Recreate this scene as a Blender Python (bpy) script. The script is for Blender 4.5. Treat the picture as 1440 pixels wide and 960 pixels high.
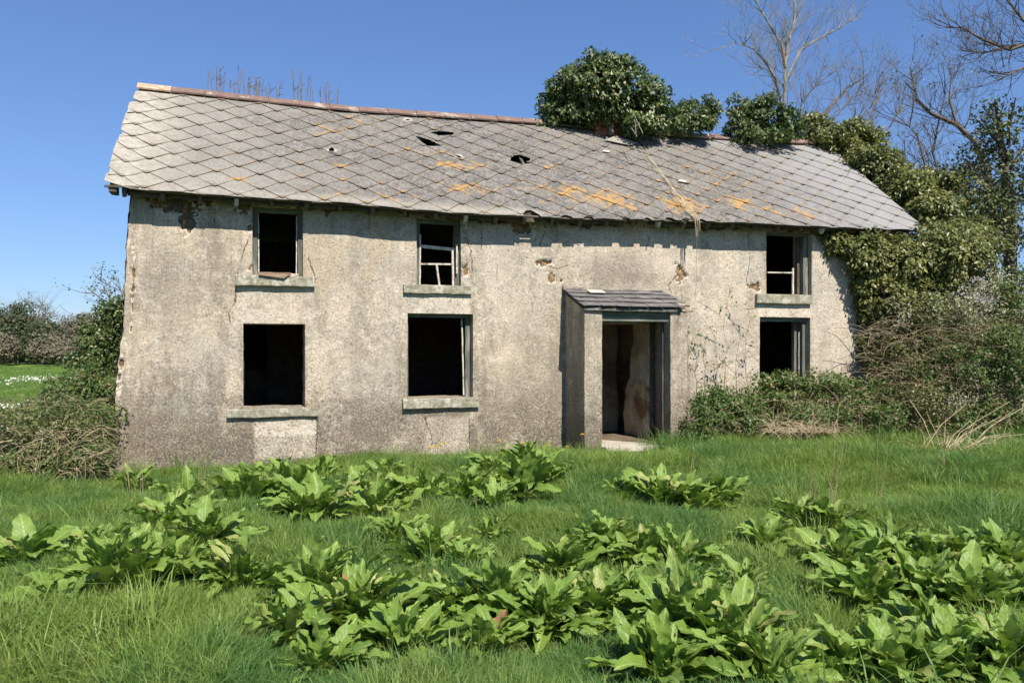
import bpy, bmesh, math, random
import numpy as np
from mathutils import Vector, Matrix, noise as mn
for o in list(bpy.data.objects): bpy.data.objects.remove(o, do_unlink=True)
rnd = random.Random(7); rng = np.random.default_rng(7)
scene = bpy.context.scene; COL = scene.collection

# ------------------------------------------------------------------ camera, world, sun, exposure
FPX, HOR, EYE = 1100.0, 490.0, 1.65          # focal length in photo pixels, horizon row, eye height
cam_d = bpy.data.cameras.new("camera"); cam = bpy.data.objects.new("camera", cam_d); COL.objects.link(cam)
cam.location = (0, 0, EYE); cam.rotation_euler = (math.pi/2, 0, 0)
cam_d.sensor_width = 36; cam_d.lens = FPX/1440*36; cam_d.shift_y = (HOR-480)/1440
cam_d.clip_start = .05; cam_d.clip_end = 3000; scene.camera = cam
TH = math.radians(18.4); CW, SW = math.cos(TH), math.sin(TH)
SU, SN, SZ = -.08, 1.0, -1.17                 # direction the sunlight travels: along wall, into wall, up
sd = Vector((SU*CW-SN*SW, SU*SW+SN*CW, SZ)).normalized(); to_sun = -sd
world = bpy.data.worlds.new("World"); scene.world = world; world.use_nodes = True
wn = world.node_tree; wn.nodes.clear()
sky = wn.nodes.new("ShaderNodeTexSky"); sky.sky_type = 'NISHITA'; sky.sun_disc = False
sky.sun_elevation = math.asin(to_sun.z); sky.sun_rotation = math.atan2(to_sun.x, to_sun.y)
sky.altitude = 0; sky.air_density = 1.15; sky.dust_density = .0; sky.ozone_density = 5.0
bgn = wn.nodes.new("ShaderNodeBackground"); bgn.inputs[1].default_value = .10
out = wn.nodes.new("ShaderNodeOutputWorld")
gm_ = wn.nodes.new('ShaderNodeGamma'); gm_.inputs[1].default_value = .80        # camera-like tone of the sky, the same everywhere
tn_ = wn.nodes.new('ShaderNodeMix'); tn_.data_type = 'RGBA'; tn_.blend_type = 'MULTIPLY'; tn_.inputs[0].default_value = 1; tn_.inputs[7].default_value = (.70, .87, 1.20, 1)
wn.links.new(sky.outputs[0], gm_.inputs[0]); wn.links.new(gm_.outputs[0], tn_.inputs[6]); wn.links.new(tn_.outputs[2], bgn.inputs[0]); wn.links.new(bgn.outputs[0], out.inputs[0])
sun_d = bpy.data.lights.new("sun", 'SUN'); sun_d.energy = 5.0; sun_d.angle = math.radians(.5); sun_d.color = (1, .94, .84)
sun = bpy.data.objects.new("sun", sun_d); COL.objects.link(sun); sun.rotation_euler = sd.to_track_quat('-Z', 'Y').to_euler()
sun.location = (10, -20, 30)
vs = scene.view_settings; vs.view_transform = 'Standard'; vs.look = 'None'; vs.exposure = 0.66; vs.gamma = 1
scene.cycles.max_bounces = 6; scene.cycles.transparent_max_bounces = 4; scene.cycles.diffuse_bounces = 3

# ------------------------------------------------------------------ coordinates
P0 = Vector(((160-720)/FPX*10.37, 10.37, 0))  # foot of the left end of the front wall
def ray(px, py): return Vector(((px-720)/FPX, 1, (HOR-py)/FPX))
def at(px, py, Y): return Vector((0, 0, EYE)) + ray(px, py)*Y
def wall_uz(px, py, n=0.0):                    # photo point -> (u, z) on the plane n behind the front wall
    r = ray(px, py); nv = Vector((-SW, CW, 0)); t = (nv.dot(P0)+n)/nv.dot(r)
    p = r*t; return (p.x-P0.x)*CW+(p.y-P0.y)*SW, EYE+p.z
def to_un(x, y): return (x-P0.x)*CW+(y-P0.y)*SW, -(x-P0.x)*SW+(y-P0.y)*CW
def from_un(u, n): return P0.x+u*CW-n*SW, P0.y+u*SW+n*CW
def sm(x, a, b):
    t = np.clip((np.asarray(x, float)-a)/(b-a), 0, 1); return t*t*(3-2*t)
def gz(x, y):                                   # ground height
    x = np.asarray(x, float); y = np.asarray(y, float); u, n = to_un(x, y)
    z = .10*sm(u, 3.5, 8)*sm(y, 7, 11)+.05*sm(u, 9, 14)
    z = z+.035*np.sin(x*.9+1.3)*np.sin(y*.8+.4)+.02*np.sin(x*2.3+y*1.7)
    z = z+np.clip(y-15, 0, 45)*.018*sm(-x, 2, 9)
    return z
def root(name, loc, label=None, cat=None, group=None, kind=None, rz=0):
    o = bpy.data.objects.new(name, None); COL.objects.link(o); o.location = loc; o.rotation_euler = (0, 0, rz)
    o.empty_display_size = .1
    return tag(o, label, cat, group, kind)
def tag(o, label=None, cat=None, group=None, kind=None):
    if label: o['label'] = label
    if cat: o['category'] = cat
    if group: o['group'] = group
    if kind: o['kind'] = kind
    return o
def mesh(name, V, F, mat, parent=None, smooth=False, attrs=None, loc=None, shrink=True):
    me = bpy.data.meshes.new(name); V = np.asarray(V, dtype=np.float32).reshape(-1, 3)
    if loc is not None: V = V-np.asarray(loc, np.float32)
    if isinstance(F, np.ndarray):
        k = F.shape[1]; me.vertices.add(len(V)); me.vertices.foreach_set('co', V.ravel())
        me.loops.add(F.size); me.loops.foreach_set('vertex_index', F.astype(np.int32).ravel())
        me.polygons.add(len(F)); me.polygons.foreach_set('loop_start', np.arange(0, F.size, k, dtype=np.int32))
        me.polygons.foreach_set('loop_total', np.full(len(F), k, np.int32)); me.update(calc_edges=True)
    else:
        me.from_pydata([tuple(map(float, v)) for v in V], [], F)
    me.validate()
    if attrs:
        for k, a in attrs.items():
            at_ = me.attributes.new(k, 'FLOAT', 'POINT'); at_.data.foreach_set('value', np.asarray(a, np.float32))
    if smooth: me.polygons.foreach_set('use_smooth', np.ones(len(me.polygons), bool))
    me.materials.append(mat)
    o = bpy.data.objects.new(name, me); COL.objects.link(o)
    if parent is not None: o.parent = parent
    if loc is not None: o.location = loc
    return o
BF = [(0, 1, 3, 2), (4, 6, 7, 5), (0, 4, 5, 1), (2, 3, 7, 6), (0, 2, 6, 4), (1, 5, 7, 3)]
def boxv(a, b): return [(x, y, z) for x in (a[0], b[0]) for y in (a[1], b[1]) for z in (a[2], b[2])]
def merge(parts):
    V, F = [], []
    for v, f in parts:
        k = len(V); V += list(v); F += [tuple(i+k for i in q) for q in f]
    return V, F
def rough_box(a, b, cell=.12, amp=.006, seed=0, bev=.006):   # box cut into cells with worn, uneven faces
    bm = bmesh.new(); vs_ = [bm.verts.new(p) for p in boxv(a, b)]
    for q in BF: bm.faces.new([vs_[i] for i in q])
    bmesh.ops.recalc_face_normals(bm, faces=bm.faces)
    if bev: bmesh.ops.bevel(bm, geom=bm.edges[:], offset=bev, segments=2, affect='EDGES', profile=.6)
    for ax in range(3):
        L = b[ax]-a[ax]; k = int(L/cell)
        for i in range(1, k+1):
            co = [0, 0, 0]; co[ax] = a[ax]+L*i/(k+1); no = [0, 0, 0]; no[ax] = 1
            bmesh.ops.bisect_plane(bm, geom=bm.verts[:]+bm.edges[:]+bm.faces[:], plane_co=co, plane_no=no)
    for v in bm.verts:
        v.co += mn.noise_vector(v.co*5+Vector((seed*3.1, seed, 0)))*amp+mn.noise_vector(v.co*17+Vector((seed, 0, 3)))*amp*.5
    bm.verts.ensure_lookup_table(); V = [v.co[:] for v in bm.verts]; bm.verts.index_update()
    F = [tuple(v.index for v in f.verts) for f in bm.faces]; bm.free(); return V, F
def tube(pts, rad, sides=5):
    pts = [Vector(p) for p in pts]; V, F = [], []
    for i, p in enumerate(pts):
        d = (pts[min(i+1, len(pts)-1)]-pts[max(i-1, 0)]); d = d.normalized() if d.length > 1e-9 else Vector((0, 0, 1))
        a = d.cross(Vector((.13, .21, 1)) if abs(d.z) < .93 else Vector((1, .1, 0))).normalized(); b = d.cross(a)
        r = rad[i] if hasattr(rad, '__len__') else rad
        for k in range(sides):
            t = 2*math.pi*k/sides; V.append(p+(a*math.cos(t)+b*math.sin(t))*r)
    for i in range(len(pts)-1):
        for k in range(sides):
            k2 = (k+1) % sides; F.append((i*sides+k, i*sides+k2, (i+1)*sides+k2, (i+1)*sides+k))
    F.append(tuple(range(sides))[::-1]); F.append(tuple((len(pts)-1)*sides+k for k in range(sides)))
    return V, F

# ------------------------------------------------------------------ materials
class NT:
    def __init__(s, name):
        s.m = bpy.data.materials.new(name); s.m.use_nodes = True; s.t = s.m.node_tree; s.t.nodes.clear()
        s.out = s.t.nodes.new("ShaderNodeOutputMaterial")
    def _set(s, sock, v):
        if isinstance(v, bpy.types.NodeSocket): s.t.links.new(v, sock)
        elif v is not None:
            if sock.type == 'RGBA' and not hasattr(v, '__len__'): v = (v, v, v, 1)
            if sock.type == 'RGBA' and len(v) == 3: v = (*v, 1)
            sock.default_value = v
    def n(s, typ, outp=0, props=None, **kw):
        nd = s.t.nodes.new("ShaderNode"+typ)
        for k, v in (props or {}).items(): setattr(nd, k, v)
        for k, v in kw.items():
            key = int(k[1:]) if k[0] == 'i' and k[1:].isdigit() else k.replace('_', ' ')
            s._set(nd.inputs[key], v)
        return nd.outputs[outp]
    def co(s, kind='Object', scale=(1, 1, 1)):
        c = s.t.nodes.new("ShaderNodeTexCoord").outputs[kind]
        return c if scale == (1, 1, 1) else s.n("Mapping", Vector=c, Scale=scale)
    def pos(s): return s.n("NewGeometry")
    def noise(s, sc, det=5, rough=.6, vec=None, outp=0): return s.n("TexNoise", outp, Vector=vec, Scale=sc, Detail=det, Roughness=rough)
    def vor(s, sc, vec=None, feature='F1', outp=0, rand=1): return s.n("TexVoronoi", outp, props={'feature': feature}, Vector=vec, Scale=sc, Randomness=rand)
    def ramp(s, f, a, b, va=0., vb=1.): return s.n("MapRange", props={'interpolation_type': 'SMOOTHSTEP'}, Value=f, i1=a, i2=b, i3=va, i4=vb)
    def mix(s, f, a, b, mode='MIX'):
        nd = s.t.nodes.new("ShaderNodeMix"); nd.data_type = 'RGBA'; nd.blend_type = mode
        s._set(nd.inputs[0], f); s._set(nd.inputs[6], a); s._set(nd.inputs[7], b); return nd.outputs[2]
    def math(s, op, a, b=None, c=None):
        nd = s.t.nodes.new("ShaderNodeMath"); nd.operation = op
        for i, v in enumerate((a, b, c)):
            if v is not None: s._set(nd.inputs[i], v)
        return nd.outputs[0]
    def attr(s, name, outp=2): return s.n("Attribute", outp, props={'attribute_name': name})
    def bump(s, h, dist=.01, strength=1., normal=None): return s.n("Bump", Height=h, Distance=dist, Strength=strength, Normal=normal)
    def done(s, col, rough=.9, bump=None, spec=.3, trans=None, tf=.35):
        p = s.t.nodes.new("ShaderNodeBsdfPrincipled"); s._set(p.inputs['Base Color'], col); s._set(p.inputs['Roughness'], rough)
        p.inputs['Specular IOR Level'].default_value = spec
        if bump is not None: s.t.links.new(bump, p.inputs['Normal'])
        res = p.outputs[0]
        if trans is not None:
            tr = s.n("BsdfTranslucent", Color=trans); res = s.n("MixShader", i0=tf, i1=res, i2=tr)
        s.t.links.new(res, s.out.inputs[0]); return s.m

def m_wall():
    t = NT("roughcast_render"); c = t.co(); z = t.n("SeparateXYZ", 2, Vector=c)
    st = t.co(scale=(1, 1, .22))
    big = t.noise(1.0, 6, .62, c); drip = t.ramp(t.noise(7, 5, .7, t.co(scale=(1, 1, .07))), .52, .66); streak = t.noise(2.6, 6, .68, st); mid = t.noise(5, 7, .7, c); fine = t.noise(42, 5, .78, c)
    col = t.mix(t.ramp(big, .40, .60), (.52, .455, .365), (.39, .345, .28))
    col = t.mix(t.ramp(streak, .46, .64), col, (.295, .26, .21))
    col = t.mix(t.math('MULTIPLY', t.ramp(mid, .49, .62), .6), col, (.62, .575, .50))
    col = t.mix(t.math('MULTIPLY', t.ramp(t.noise(.75, 5, .6, t.n("Mapping", Vector=c, Location=(1, 9, 3))), .50, .62), .5), col, (.34, .325, .30))
    col = t.mix(t.math('MULTIPLY', t.ramp(t.noise(3.2, 8, .78, t.n("Mapping", Vector=c, Location=(7, 3, 2), Scale=(1, 1, .6))), .53, .62), .5), col, (.235, .215, .185))
    col = t.mix(t.math('MULTIPLY', t.math('MULTIPLY', drip, t.ramp(t.noise(.9, 4, .6, c), .42, .58)), .55), col, (.235, .21, .175))
    low = t.math('MULTIPLY', t.ramp(t.math('ADD', z, t.math('MULTIPLY', mid, .9)), 2.0, .7), t.ramp(t.noise(1.9, 6, .7, c), .32, .50))
    low = t.math('MULTIPLY', low, t.math('SUBTRACT', 1, t.attr("smoothp")))
    col = t.mix(t.math('MULTIPLY', low, .85), col, (.195, .175, .15))
    green = t.ramp(t.noise(.8, 4, .6, t.co(scale=(1, 1, .6))), .56, .70)
    col = t.mix(t.math('MULTIPLY', green, .2), col, (.28, .27, .19))
    ochre = t.ramp(t.noise(.9, 5, .6, t.n("Mapping", Vector=c, Location=(4, 1, 7), Scale=(1, 1, .5))), .56, .68)
    col = t.mix(t.math('MULTIPLY', ochre, .5), col, (.43, .33, .21))
    col = t.mix(t.attr("smoothp"), col, t.mix(mid, (.74, .69, .61), (.48, .445, .385)))
    col = t.mix(t.math('MULTIPLY', t.attr("stain"), t.ramp(mid, .25, .5)), col, (.24, .215, .18))
    spk = t.ramp(fine, .40, .64); amt = t.math('MULTIPLY_ADD', low, .40, .36)
    col = t.mix(amt, col, t.mix(spk, (.13, .115, .095), (.75, .70, .62)), 'OVERLAY')
    v = t.vor(24, c); peb = t.math('MULTIPLY', t.ramp(v, .30, .15), t.ramp(t.noise(9, 3, .6, c), .52, .62))
    col = t.mix(t.math('MULTIPLY', peb, .6), col, (.63, .59, .52))
    dk = t.math('MULTIPLY', t.ramp(t.noise(26, 5, .8, t.n("Mapping", Vector=c, Location=(2, 5, 1))), .55, .62), t.math('MULTIPLY_ADD', low, .3, .7))
    col = t.mix(dk, col, (.11, .10, .088))
    col = t.mix(1., col, (.97, .95, .92), 'MULTIPLY')
    bare = t.attr("bare"); stone = t.vor(8, c, outp=1); bn = t.noise(11, 6, .7, c)
    bcol = t.mix(t.ramp(bn, .42, .62), (.14, .095, .055), (.40, .26, .12)); bcol = t.mix(t.ramp(t.n("SeparateColor", 0, Color=stone), .3, .7, 0, .45), bcol, (.10, .08, .06))
    col = t.mix(t.ramp(bare, .4, .55), col, bcol)
    col = t.mix(t.ramp(t.math('ABSOLUTE', t.math('SUBTRACT', bare, .38)), .12, .02), col, (.56, .50, .42))
    ck = t.math('ABSOLUTE', t.math('ADD', t.attr("crack"), t.math('MULTIPLY_ADD', t.noise(16, 5, .7, c), .09, -.045)))
    cf = t.math('MULTIPLY', t.ramp(ck, .0065, .002), t.math('MULTIPLY', t.attr("crackm"), t.ramp(t.noise(3.3, 4, .7, c), .42, .52))); col = t.mix(cf, col, (.05, .04, .03))
    h = t.math('ADD', t.math('MULTIPLY', fine, .6), t.math('ADD', t.math('MULTIPLY', mid, .9), t.math('MULTIPLY', t.math('SUBTRACT', 1, v), .35)))
    h = t.math('SUBTRACT', h, t.math('MULTIPLY', cf, 2))
    return t.done(col, .95, t.bump(h, .011, .8), .15)
def m_simple(name, c1, c2, sc=8, rough=.9, bump=.004, stretch=(1, 1, 1), c3=None, spec=.25):
    t = NT(name); c = t.co(scale=stretch); f = t.noise(sc, 7, .7, c)
    col = t.mix(t.ramp(f, .38, .62), c1, c2)
    if c3: col = t.mix(t.ramp(t.noise(sc*.45, 6, .7, t.n("Mapping", Vector=c, Location=(5, 2, 1))), .52, .62), col, c3)
    f2 = t.noise(sc*9, 4, .7, c); col = t.mix(.5, col, t.mix(f2, (.3, .3, .3), (.7, .7, .7)), 'OVERLAY')
    return t.done(col, rough, t.bump(t.math('ADD', f, t.math('MULTIPLY', f2, .4)), bump*3, .8), spec)
def m_slate():
    t = NT("fibre_slate"); c = t.co(); info = t.n("ObjectInfo", 5)
    big = t.noise(1.7, 5, .65, c); mid = t.noise(9, 7, .75, c); fine = t.noise(42, 5, .8, c)
    col = t.mix(t.ramp(mid, .44, .56), (.085, .077, .069), (.215, .20, .174))
    col = t.mix(t.math('MULTIPLY', t.ramp(big, .42, .58), .45), col, (.115, .105, .095))
    col = t.mix(t.math('MULTIPLY', info, .62), col, (.105, .095, .085))
    col = t.mix(t.ramp(big, .40, .62, 0, .4), col, (.26, .235, .20))
    col = t.mix(t.math('MULTIPLY', t.ramp(fine, .53, .62), .65), col, (.40, .38, .345))
    col = t.mix(t.math('MULTIPLY', t.ramp(t.noise(26, 5, .8, t.n("Mapping", Vector=c, Location=(3, 3, 3))), .51, .60), .8), col, (.085, .078, .07))
    col = t.mix(t.math('MULTIPLY', t.attr("pale"), t.ramp(mid, .68, .36, .30, .9)), col, (.42, .385, .315))
    col = t.mix(t.math('MULTIPLY', t.attr("cool"), .55), col, (.31, .31, .31))
    col = t.mix(t.ramp(t.math('MULTIPLY', t.attr("edge"), t.math('ADD', mid, .55)), .86, 1.02, 0, .6), col, (.13, .11, .085))
    ln = t.math('ADD', t.attr("lichen"), t.math('MULTIPLY', t.attr("edge"), .34))
    lf = t.ramp(t.math('ADD', ln, t.math('MULTIPLY', t.math('SUBTRACT', mid, .5), 2.2)), .42, .78, 0, .85)
    col = t.mix(lf, col, t.mix(fine, (.44, .225, .045), (.32, .22, .10)))
    scat = t.math('MULTIPLY', t.ramp(t.noise(5, 6, .8, t.n("Mapping", Vector=c, Location=(8, 1, 2))), .66, .72), .7)
    col = t.mix(scat, col, (.48, .26, .06))
    col = t.mix(t.ramp(t.math('ADD', t.attr("frac"), t.math('MULTIPLY', mid, .3)), .55, .75), col, (.56, .52, .44))
    return t.done(col, .85, t.bump(t.math('ADD', fine, mid), .006, .7), .3)
def m_leaf(name, c1, c2, c3=None, rough=.45, tf=.3, spec=.4, patch=1.2, tcol=None):
    t = NT(name); r = t.n("NewGeometry", 'Random Per Island'); p = t.n("NewGeometry", 'Position')
    nf = t.noise(patch, 4, .6, p)
    f = t.math('ADD', t.math('MULTIPLY', r, .6), t.math('MULTIPLY', t.ramp(nf, .35, .65), .4))
    col = t.mix(f, c1, c2)
    if c3: col = t.mix(t.ramp(t.math('ADD', t.n("NewGeometry", 'Random Per Island'), t.math('MULTIPLY', t.math('SUBTRACT', nf, .5), 1.2)), .86, .93), col, c3)
    tc = tcol or tuple(min(1, x*1.6) for x in c2)
    return t.done(col, rough, None, spec, tc, tf)
M = {}
M['wall'] = m_wall(); M['slate'] = m_slate()
M['plaster'] = m_simple("stained_plaster", (.11, .085, .055), (.27, .225, .16), 1.3, c3=(.06, .042, .028))
M['palep'] = m_simple("peeling_pale_plaster", (.66, .58, .44), (.42, .34, .22), 2.2, c3=(.24, .16, .09))
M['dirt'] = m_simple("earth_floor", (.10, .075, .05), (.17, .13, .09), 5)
M['concrete'] = m_simple("mossy_concrete", (.33, .30, .235), (.19, .18, .12), 13, c3=(.45, .42, .35), bump=.003)
M['slab'] = m_simple("sunlit_pale_concrete", (.50, .45, .37), (.38, .33, .26), 4)  # pale tone carries the sunlight on the porch floor patch
M['wood'] = m_simple("weathered_grey_green_wood", (.135, .145, .12), (.085, .085, .07), 14, stretch=(1, 1, .12), c3=(.25, .235, .20))
M['woodh'] = m_simple("weathered_wood_rail", (.15, .17, .14), (.10, .105, .085), 12, stretch=(.15, 1, 1), c3=(.22, .21, .17))
M['paint'] = m_simple("flaking_white_paint", (.62, .58, .52), (.42, .37, .30), 16, c3=(.25, .20, .15))
M['brown'] = m_simple("bare_brown_timber", (.30, .21, .14), (.18, .12, .08), 12, stretch=(.2, 1, 1))
M['darkwood'] = m_simple("old_dark_timber", (.075, .06, .045), (.13, .11, .085), 9)
M['porchslate'] = m_simple("dark_natural_slate", (.10, .095, .092), (.165, .155, .148), 6, rough=.7, spec=.35, c3=(.22, .20, .18))
M['paleslate'] = m_simple("pale_new_slate", (.50, .46, .38), (.42, .38, .31), 8)
M['tile'] = m_simple("terracotta_ridge", (.215, .135, .11), (.16, .11, .09), 7, c3=(.34, .29, .24))
M['tilepale'] = m_simple("lichened_terracotta", (.50, .40, .29), (.42, .22, .13), 9, c3=(.55, .50, .42))
M['brick'] = m_simple("old_red_brick", (.30, .11, .06), (.20, .085, .055), 9)
M['mortar'] = m_simple("lime_mortar", (.34, .30, .24), (.24, .21, .17), 12)
M['bark'] = m_simple("pale_bark", (.30, .27, .22), (.17, .15, .12), 7, stretch=(1, 1, .4))
M['twig'] = m_simple("grey_twig", (.20, .165, .13), (.12, .10, .08), 6)
M['darkbark'] = m_simple("dark_bark", (.085, .07, .055), (.15, .125, .095), 6)
M['straw'] = m_simple("dry_stems", (.50, .41, .26), (.33, .25, .15), 5)
M['cane'] = m_simple("bramble_canes", (.20, .14, .085), (.30, .24, .15), 4)
M['ivy'] = m_leaf("ivy_leaf", (.030, .055, .014), (.10, .145, .036), (.20, .20, .07), rough=.42, spec=.45, tf=.16)
M['ivyy'] = m_leaf("yellow_green_ivy_leaf", (.058, .075, .018), (.19, .205, .055), (.27, .25, .09), rough=.42, spec=.45, tf=.2)
M['bramble'] = m_leaf("bramble_leaf", (.045, .085, .018), (.13, .19, .045), (.27, .20, .11), rough=.5, tf=.25)
M['scrub'] = m_leaf("scrub_leaf", (.065, .09, .024), (.165, .175, .055), (.32, .27, .15), rough=.6, tf=.2)
M['pale'] = m_leaf("pale_catkin_leaf", (.30, .30, .18), (.46, .44, .32), (.14, .16, .06), rough=.6, tf=.2)
M['far'] = m_leaf("far_hedge_leaf", (.035, .052, .022), (.085, .105, .045), (.16, .14, .09), rough=.7, tf=.15)
M['farb'] = m_leaf("far_brown_leaf", (.13, .115, .075), (.20, .18, .115), (.09, .11, .055), rough=.8, tf=.15)
M['ever'] = m_leaf("evergreen_leaf", (.045, .060, .018), (.13, .15, .05), (.20, .19, .08), rough=.5, tf=.15)
M['yellow'] = m_simple("yellow_petals", (.90, .68, .02), (.85, .58, .01), 20)
M['white'] = m_simple("white_petals", (.75, .74, .68), (.60, .58, .50), 20)
def m_dock():
    t = NT("dock_leaf"); info = t.n("ObjectInfo", 5); r = t.attr("rib"); al = t.attr("along"); c = t.co()
    p = t.n("NewGeometry", 'Position'); n1 = t.noise(18, 4, .6, c); n2 = t.noise(5, 4, .6, p)
    col = t.mix(t.math('MULTIPLY_ADD', info, .6, t.math('MULTIPLY', n2, .4)), (.10, .19, .024), (.225, .33, .054))
    col = t.mix(t.math('MULTIPLY', t.ramp(n1, .5, .7), .4), col, (.26, .34, .08))
    col = t.mix(t.ramp(info, .93, .97, 0, .65), col, (.36, .34, .12))
    col = t.mix(t.math('MULTIPLY', t.ramp(t.noise(30, 3, .6, c), .66, .70), t.ramp(n2, .45, .6)), col, (.25, .15, .05))
    wv = t.n("TexWave", 0, props={'bands_direction': 'Y'}, Vector=t.n("CombineXYZ", X=0., Y=t.math('SUBTRACT', al, t.math('MULTIPLY', t.math('ABSOLUTE', r), .20)), Z=0.), Scale=3.4, Distortion=.4)
    ab = t.math('ABSOLUTE', r); rib = t.ramp(ab, .10, .03); vein = t.ramp(wv, .90, 1.0, 0, .35)
    col = t.mix(t.math('MAXIMUM', t.math('MULTIPLY', rib, .8), vein), col, (.34, .42, .15))
    h = t.math('ADD', t.math('MULTIPLY', vein, -1.), t.math('MULTIPLY', n1, .7))
    return t.done(col, .47, t.bump(h, .008, .8), .4, (.24, .38, .04), .24)
M['dock'] = m_dock()
M['deaddock'] = m_simple("dead_brown_leaf", (.33, .17, .07), (.22, .12, .06), 12)
M['stalk'] = m_simple("leaf_stalk", (.20, .26, .08), (.28, .20, .10), 9)
def m_grass():
    t = NT("grass_blade"); info = t.n("ObjectInfo", 5); p = t.n("NewGeometry", 'Position'); r = t.n("NewGeometry", 'Random Per Island')
    n1 = t.noise(.55, 4, .6, p); n2 = t.noise(2.6, 4, .6, p); al = t.attr("along")
    col = t.mix(t.ramp(n1, .40, .60), (.078, .185, .050), (.225, .32, .062))
    col = t.mix(t.math('MULTIPLY', t.ramp(n2, .40, .66), .55), col, (.30, .36, .095))
    col = t.mix(t.math('MULTIPLY', r, .35), col, (.06, .13, .04))
    col = t.mix(t.ramp(r, .93, .97, 0, .85), col, (.34, .29, .13))
    col = t.mix(t.math('MULTIPLY', info, .2), col, (.17, .22, .05))
    return t.done(col, .5, None, .35, (.22, .36, .05), .38)
M['grass'] = m_grass()
def m_ground():
    t = NT("turf_ground"); p = t.n("NewGeometry", 'Position'); x = t.n("SeparateXYZ", 1, Vector=p)
    n1 = t.noise(.35, 6, .6, p); n2 = t.noise(7, 6, .7, p); n3 = t.noise(40, 4, .7, p)
    near = t.mix(n2, (.04, .075, .016), (.10, .12, .035)); far = t.mix(t.ramp(n1, .35, .65), (.16, .24, .055), (.22, .30, .085))
    far = t.mix(t.math('MULTIPLY', t.ramp(n2, .5, .7), .5), far, (.06, .12, .02)); far = t.mix(.4, far, t.mix(n3, (.3, .3, .3), (.7, .7, .7)), 'OVERLAY')
    col = t.mix(t.ramp(x, 11, 17), near, far)
    return t.done(col, .95, t.bump(t.math('ADD', n2, n3), .05, .8), .1)
M['ground'] = m_ground()

# ------------------------------------------------------------------ ground
xs = np.concatenate([np.linspace(-900, -40, 14)[:-1], np.linspace(-40, 40, 161), np.linspace(40, 900, 14)[1:]])
ys = np.concatenate([np.linspace(-300, -4, 10)[:-1], np.linspace(-4, 70, 186), np.linspace(70, 2200, 20)[1:]])
X, Y = np.meshgrid(xs, ys); Z = gz(X, Y); nx, ny = len(xs), len(ys)
i = np.arange(ny-1)[:, None]*nx+np.arange(nx-1)[None]
F = np.stack([i, i+1, i+nx+1, i+nx], -1).reshape(-1, 4)
tag(mesh('ground', np.stack([X, Y, Z], -1).reshape(-1, 3), F, M['ground'], smooth=True), "grassy ground running from the foreground past the old house to the far field", kind='structure')

# ------------------------------------------------------------------ the house
house = root('derelict_cottage', (P0.x, P0.y, 0), "abandoned two storey farmhouse with stained render, empty windows and holed slate roof", "house", rz=TH)
EN, RN = -.34, 2.27                              # eave and ridge planes
def curve(pts, n):
    a = [wall_uz(px, py, n) for px, py in pts]; return np.array([q[0] for q in a]), np.array([q[1] for q in a])
eu, ez = curve([(144, 254), (181, 267), (250, 272), (500, 288), (585, 296), (674, 303), (748, 305), (880, 310), (980, 312), (1040, 314), (1160, 320), (1303, 325)], EN)
ru, rz_ = curve([(196, 124), (480, 155), (752, 173), (935, 190), (1030, 196), (1125, 201), (1200, 205)], RN)
UL, UR = eu[0]+.02, eu[-1]
SL = 3.42
def ev(u): return np.interp(u, eu, ez)
def rv(u): return np.interp(u, ru, rz_)
def roof_pt(u, v, w=0.0):
    t = v/SL; z0, z1 = float(ev(u)), float(rv(u))
    wav = .018*mn.noise(Vector((u*.7, v*.8, 3)))+.006*mn.noise(Vector((u*2.5, v*2.5, 8)))
    dn, dz = RN-EN, z1-z0; L = math.hypot(dn, dz); nn, nz = -dz/L, dn/L
    return (u, EN+dn*t+nn*(w+wav), z0+dz*t+nz*(w+wav))
def roof_px(px, py):                              # photo point -> (u, v) on the front roof slope
    lo, hi = 0., SL
    for _ in range(30):
        m_ = (lo+hi)/2; n = EN+(RN-EN)*m_/SL; u, z = wall_uz(px, py, n)
        if z > ev(u)+(rv(u)-ev(u))*m_/SL: lo = m_
        else: hi = m_
    return u, (lo+hi)/2
WL = wall_uz(1280, 500)[0]; TOPZ = 0.16
WINS = {'A': (355, 292, 426, 388), 'B': (342, 455, 429, 573), 'C': (586, 308, 648, 402), 'D': (573, 441, 665, 559), 'E': (1078, 326, 1141, 414), 'F': (1069, 446, 1139, 562)}
WIN = {}
for k, (x0, y0, x1, y1) in WINS.items():
    a, b = wall_uz(x0, y1), wall_uz(x1, y0); c, d = wall_uz(x0, y0), wall_uz(x1, y1)
    WIN[k] = ((a[0]+c[0])/2, (a[1]+d[1])/2, (b[0]+d[0])/2, (b[1]+c[1])/2)
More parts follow.
